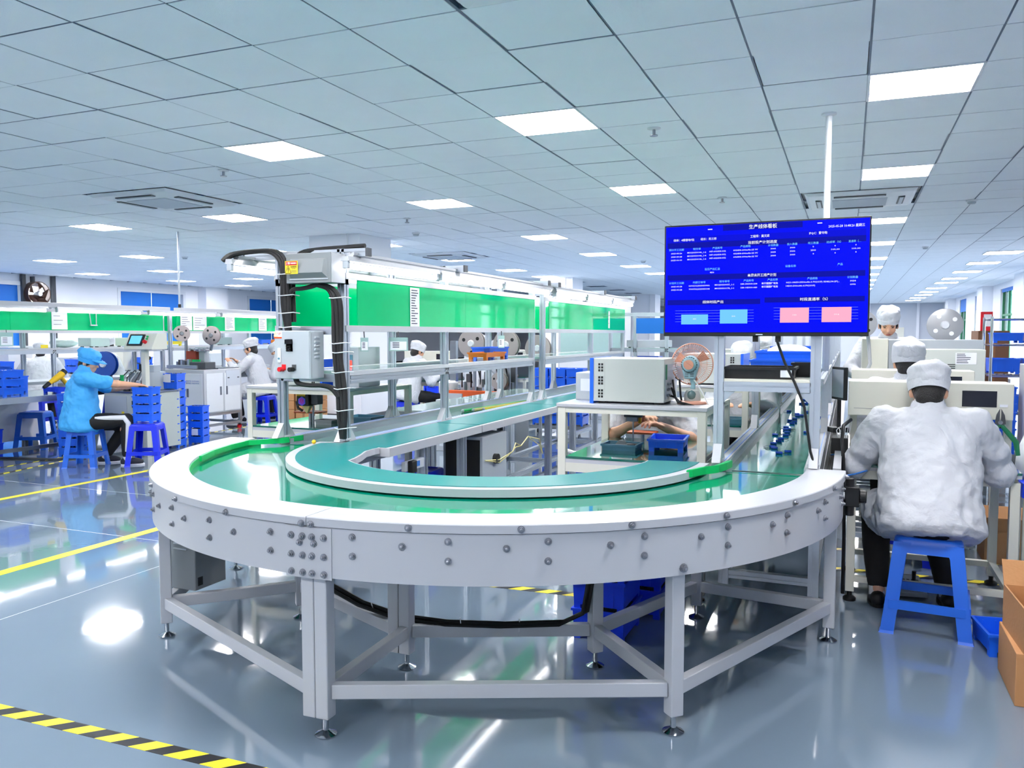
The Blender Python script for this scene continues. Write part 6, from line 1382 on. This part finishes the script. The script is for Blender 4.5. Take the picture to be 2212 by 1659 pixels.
def person(label, loc, rz, hip=.54, lean=.3, head=(0, 0), hands=None, poles=None, feet=None, coat='coat_white', cap='cap_white', short=False, knee_pole=None, voxel=.014, girth=1.0, face=False, stand=False, visor=False, hair_long=False, coat_len=.10, head_off=(0, 0, 0), trousers='trousers', sh_w=.185, hand_curl=.6, glasses=False, skin='skin', hand_face=None, fine=False, shoes='shoe', stripe=False):
    root = thing('person', label, 'person', (loc[0], loc[1], 0), rz)
    H = V(0, 0, hip); up = V(0, math.sin(lean), math.cos(lean)); fw = V(0, math.cos(lean), -math.sin(lean))
    waist = H + up * .16; chest = H + up * .34; nb = H + up * .50; sh = H + up * .455
    hp, hy = head; hd = nb + V(head_off[0], .035 + head_off[1], .125 + head_off[2])
    Rh = Matrix.Rotation(hy, 3, 'Z') @ Matrix.Rotation(-hp, 3, 'X')
    S = {s: sh + V(s * sh_w, 0, -.01) for s in (-1, 1)}
    hands = hands or {-1: (-.16, .42, .74), 1: (.16, .42, .74)}; poles = poles or {-1: (-.6, -.3, -.7), 1: (.6, -.3, -.7)}
    E, Wr = {}, {}
    for s in (-1, 1): E[s], Wr[s] = ik(S[s], hands[s], .27, .25, poles[s])
    if stand: feet = feet or {-1: (-.1, .0, .07), 1: (.1, .02, .07)}
    feet = feet or {-1: (-.14, .34, .07), 1: (.14, .36, .07)}
    K, A = {}, {}
    kp = knee_pole or (0, 1, .6)
    for s in (-1, 1):
        K[s], A[s] = ik(H + V(s * .095, .02, -.02), feet[s], .42, .41, kp)
    g = girth
    # skin: one continuous body
    b = Blob(); rt = Rh
    b.ball(hd + rt @ V(0, 0, .015), (.074, .092, .100), rt).ball(hd + rt @ V(0, .028, -.055), (.054, .062, .058), rt).ball(hd + rt @ V(0, .05, -.085), (.028, .03, .026), rt)
    b.limb([hd + rt @ V(0, .083, .0), hd + rt @ V(0, .101, -.028)], [.009, .013], 8)
    for s in (-1, 1):
        b.ball(hd + rt @ V(s * .077, -.008, -.015), (.010, .020, .032), rt)
        b.ball(hd + rt @ V(s * .036, .062, -.028), (.026, .024, .026), rt)
    b.limb([nb - up * .02, hd + rt @ V(0, -.015, -.07)], [.056, .052])
    torso(b, H, up, [(-.08, .14 * g, .11 * g, 0), (.1, .15 * g, .105 * g, 0), (.28, .155 * g, .10, 0), (.42, .15, .085, 0), (.47, .08, .06, 0)]); b.limb([S[-1], S[1]], [.05, .05])
    for s in (-1, 1):
        b.limb([S[s], E[s], Wr[s]], [.052, .042, .027]); b.ball(E[s].lerp(Wr[s], .25), .043)
        d = (Wr[s] - E[s]).normalized(); nrm = V(0, 0, -1) if hand_face is None else Vector(hand_face[s]); nrm = (nrm - d * nrm.dot(d)).normalized(); th = nrm.cross(d) * s
        if th.x * s > 0 and abs(th.x) > .3: th = -th
        hand(b, Wr[s], d, nrm, th, hand_curl)
        b.limb([H + V(s * .095, .02, -.02), K[s], A[s]], [.078, .056, .038]); b.ball(K[s].lerp(A[s], .25) - V(0, .015, 0), .052)
        b.ball(A[s] + V(0, .05, -.03), (.036, .10, .03))
    fuse('body', b, skin, root, voxel * (.5 if fine else .7), 4 if not fine else 3)
    # coat
    c = Blob()
    torso(c, H, up, [(-.115, .19 * g, .165 * g, 0), (-.08, .212 * g, .185 * g, 0), (.0, .210 * g, .178 * g, 0), (.12, .203 * g, .158 * g, -.004), (.25, .200 * g, .145 * g, -.008), (.36, .195 * g, .132 * g, -.01), (.44, .178 * g, .112, -.008), (.485, .13, .09, 0), (.51, .085, .07, .0)])
    c.limb([S[-1] + V(.02, 0, .0), S[1] - V(.02, 0, .0)], [.075, .075]); c.limb([nb - up * .07, nb + V(0, .012, .025)], [.090, .074]); c.ball(nb - up * .05 - fw * .035, (.10, .06, .08))
    if coat_len > .12 and not stand:
        for s in (-1, 1): c.limb([H + V(s * .08, .0, .0), H.lerp(K[s], .55) + V(s * .05, 0, .0)], [.14, .125])
    if stand: c.ball(H + V(0, 0, -.12), (.20 * g, .155 * g, .22)); c.limb([H, H + V(0, 0, -.35)], [.16 * g, .17 * g])
    for s in (-1, 1):
        if short: c.limb([S[s], S[s].lerp(E[s], .85)], [.078, .070])
        else: c.limb([S[s], E[s], Wr[s] - (Wr[s] - E[s]).normalized() * .03], [.080 * (.5 + .5 * g), .070 * (.5 + .5 * g), .044]); c.ball(E[s] + V(0, 0, -.015), .074 * (.5 + .5 * g))
    fuse('coat' if coat == 'coat_white' else 'shirt', c, coat, root, voxel * .9, 4, .036 if voxel < .0115 else .018, .085)
    # collar
    col = MB(); n = 20; rings = []
    for z, rr in ((-.035, .082), (.012, .070), (.016, .074), (-.03, .088)):
        rings.append([nb + V(rr * math.cos(2 * PI * k / n), rr * .95 * math.sin(2 * PI * k / n) + .012 + z * .3, .03 + z + .012 * math.sin(2 * PI * k / n)) for k in range(n)])
    col.loft(rings, cap=False).build('collar', coat, root, True)
    # trousers, socks, shoes
    p = Blob(); p.ball(H + V(0, 0, -.02), (.17 * g, .145 * g, .11))
    for s in (-1, 1): p.limb([H + V(s * .095, .02, -.02), K[s], K[s].lerp(A[s], .86)], [.098, .074, .056])
    fuse('trousers', p, trousers, root, voxel * 1.1, 5, .012)
    for s in (-1, 1):
        MB().cyl(A[s] + V(0, 0, -.02), A[s].lerp(K[s], .2), .042, 14).build('sock', 'sock', root, True)
        f = Blob(); f.ball(A[s] + V(0, .045, -.032), (.046, .115, .042)).ball(A[s] + V(0, .085, -.038), (.046, .08, .034)).ball(A[s] + V(0, -.03, -.03), (.04, .045, .045))
        fuse('shoe', f, shoes, root, .014, 3); MB().loft([[(A[s].x + x * 1.05, A[s].y + y, .001) for x, y in [(.046 * math.cos(q), .05 + .118 * math.sin(q)) for q in [2 * PI * k / 18 for k in range(18)]]], [(A[s].x + x * 1.05, A[s].y + y, .016) for x, y in [(.046 * math.cos(q), .05 + .118 * math.sin(q)) for q in [2 * PI * k / 18 for k in range(18)]]]]).build('sole', 'white_flat' if shoes == 'shoe' else shoes, root) if A[s].z < .12 else None
    if stripe:
        s = 1; q = [H + V(s * .16, .10, .02), K[s] + V(s * .062, -.02, .03), K[s] + V(s * .066, .02, -.03), A[s].lerp(K[s], .2) + V(s * .048, 0, 0)]
        MB().tube([q[0].lerp(q[1], .15), q[0].lerp(q[1], .6), q[1], q[2], q[2].lerp(q[3], .5), q[3]], [.02, .026, .028, .026, .022, .02], 10).build('trouser_stripe', 'sock', root, True)
    # hair and cap
    h = Blob(); h.ball(hd + rt @ V(0, -.016, .012), (.081, .090, .092), rt).ball(hd + rt @ V(0, -.048, -.045), (.066, .052, .062), rt)
    for s in (-1, 1): h.ball(hd + rt @ V(s * .062, .02, .01), (.02, .03, .04), rt)
    if hair_long: h.limb([hd + rt @ V(0, -.075, -.05), hd + V(0, -.11, -.14), hd + V(0, -.13, -.27)], [.05, .042, .025])
    fuse('hair', h, 'hair', root, .011, 3)
    cu_ = V(0, -.012, .030) if face else V(0, 0, 0); hd0 = hd; hd = hd + rt @ cu_
    k = Blob(); k.ball(hd + rt @ V(0, -.012, .050), (.099, .116, .070), rt).ball(hd + rt @ V(0, -.035, .085), (.100, .102, .052), rt).ball(hd + rt @ V(.0, .03, .080), (.085, .08, .05), rt)
    ck = fuse('cap', k, cap, root, .010 if voxel < .013 else .014, 3, .026 if voxel < .013 else .016, .05)
    bd = MB(); n = 28; rings = []
    for z, e in ((-.010, .003), (.030, .010), (.032, 0), (-.008, -.004)):
        rings.append([hd + rt @ V((.086 + e) * math.cos(2 * PI * q / n), -.006 + (.101 + e) * math.sin(2 * PI * q / n), z) for q in range(n)])
    rings.append(rings[0]); bd.loft(rings, cap=False).build('cap_band', cap, root, True)
    hd = hd0
    if visor:
        vs = MB(); vs.loft([[hd + rt @ V(.082 * math.cos(q), .06 + .06 * math.sin(q), .046) for q in [PI * i / 12 for i in range(13)]], [hd + rt @ V(.080 * math.cos(q), .065 + .115 * math.sin(q), .028) for q in [PI * i / 12 for i in range(13)]]], cap=False, closed=False)
        o = vs.build('visor', cap, root, True); sd = o.modifiers.new('t', 'SOLIDIFY'); sd.thickness = .004
    if face:
        for s in (-1, 1):
            MB().ell(hd + rt @ V(s * .031, .079, .003), (.014, .008, .0045), 10, 6, rt).build('eye', 'ink_black', root, True)
            MB().box(hd + rt @ V(s * .032, .086, .020), (.03, .006, .004), rt).build('eyebrow', 'hair', root)
        MB().ell(hd + rt @ V(0, .087, -.062), (.022, .009, .007), 10, 6, rt).build('mouth', 'lip', root, True)
    if glasses:
        gl = MB()
        for s in (-1, 1):
            gl.tube([hd + rt @ V(s * .032 + .022 * math.cos(2 * PI * q / 14), .097, .002 + .017 * math.sin(2 * PI * q / 14)) for q in range(15)], .0022, 5); gl.tube([hd + rt @ V(s * .054, .095, .004), hd + rt @ V(s * .079, .0, .0)], .002, 5)
        gl.tube([hd + rt @ V(-.01, .099, .004), hd + rt @ V(.01, .099, .004)], .002, 5); gl.build('glasses', 'ink_black', root)
    return root
person('man in striped white coat and cap, back turned, sitting on a blue stool', (.367, 4.235), 0, .535, .37, (.38, 0), {-1: (-.17, .46, .765), 1: (.17, .46, .765)}, {-1: (-.9, -.1, -1.0), 1: (.9, -.1, -1.0)}, {-1: (-.20, .25, .07), 1: (.13, .36, .07)}, knee_pole=(-.25, 1, .6), voxel=.010, girth=1.10, head_off=(0, .02, -.022), coat_len=.2, shoes='black', sh_w=.195)
person('man in sky blue shirt and cap sitting sideways, reaching to the machine', (-7.40, 6.08), -.80, .49, .09, (.30, -.35), {-1: (-.15, .50, .82), 1: (.05, .66, .82)}, {-1: (-.7, -.2, -.8), 1: (.8, .2, -.7)}, {-1: (-.16, .20, .07), 1: (.12, .44, .07)}, coat='shirt_blue', cap='shirt_blue', short=True, voxel=.011, girth=1.08, visor=True, head_off=(0, .015, -.02), coat_len=.1, sh_w=.195, stripe=True)
person('person in short-sleeved white coat working with both hands at the middle desk', (-1.20, 5.52), PI, .48, .48, (.85, 0), {-1: (-.15, .50, .80), 1: (.03, .50, .825)}, {-1: (-1, .0, -.8), 1: (1, .0, -.8)}, voxel=.010, fine=True, short=True, skin='skin', hand_curl=.75, coat_len=.1, head_off=(0, 0, 0))
person('man in white cap seated behind the first test desk, head showing', (.345, 5.50), 0, .60, .2, (.15, 0), {-1: (-.2, .42, .78), 1: (.2, .42, .78)}, head_off=(0, 0, -.01))
person('woman in white cap and coat looking down behind the beige machine', (.33, 8.25), PI, .84, .06, (.35, 0), {-1: (-.2, .32, .95), 1: (.2, .32, .95)}, {-1: (-1, -.3, -.6), 1: (1, -.3, -.6)}, {-1: (-.12, .1, .07), 1: (.12, .1, .07)}, face=True, voxel=.012, stand=True)
person('man in white cap and glasses seen in profile behind the white cabinet', (-8.40, 10.10), 1.90, .545, .22, (.25, 0), {-1: (-.15, .42, .95), 1: (.15, .42, .95)}, glasses=True, face=True, voxel=.012, coat_len=.25)
person('woman in white coat with long dark hair bending over a bench', (-8.35, 10.85), 2.05, .56, .48, (.5, 0), {-1: (-.15, .42, .80), 1: (.15, .42, .80)}, hair_long=True, coat_len=.25, trousers='trousers')
person('worker in white cap leaning to a far test desk, left of the middle row', (-5.72, 9.95), -.5, .545, .3, (.35, 0), {-1: (-.16, .42, .78), 1: (.16, .42, .78)})
person('worker in white coat at the second far test desk, half hidden by a post', (-5.05, 11.30), -.3, .545, .3, (.35, 0))
person('worker in white coat standing behind the big brownish reel', (-4.65, 10.0), -.4, .62, .05, (.2, 0), {-1: (-.2, .3, .95), 1: (.2, .3, .95)}, stand=True, feet={-1: (-.1, 0, .07), 1: (.1, .02, .07)})
person('worker in white coat bending behind the left frame, back to camera', (-10.95, 8.35), .9, .56, .5, (.3, 0)); person('worker in white cap facing the heat gun behind the left frame', (-10.95, 9.7), 2.6, .56, .2, (.3, 0), face=True)
person('worker in white coat at the second desk along the right belt', (-.84, 7.32), PI, .56, .2, (.4, 0), {-1: (-.12, .42, .80), 1: (.12, .42, .80)}, short=False)
person('worker in white coat seen below the big screen', (-.86, 9.30), PI, .60, .2, (.35, 0), {-1: (-.15, .45, .85), 1: (.15, .45, .85)}, face=True)
for lab, x, y in (('blue plastic stool behind the middle desk', -1.20, 5.50), ('blue plastic stool behind the first test desk', .345, 5.5), ('blue plastic stool at the second desk by the belt', -.84, 7.32), ('blue plastic stool at the far test desk', -5.72, 9.95), ('blue plastic stool at the second far test desk', -5.05, 11.3), ('blue plastic stool under the bending worker behind the left frame', -10.95, 8.35), ('blue plastic stool of the worker facing the heat gun', -10.95, 9.7), ('blue plastic stool at the third desk by the belt', -.86, 9.3), ('blue plastic stool under the long-haired woman', -8.35, 10.85)):
    stool(lab, x, y, random.uniform(-.2, .2), 'stool_deep')
fuse_all(); text_all()
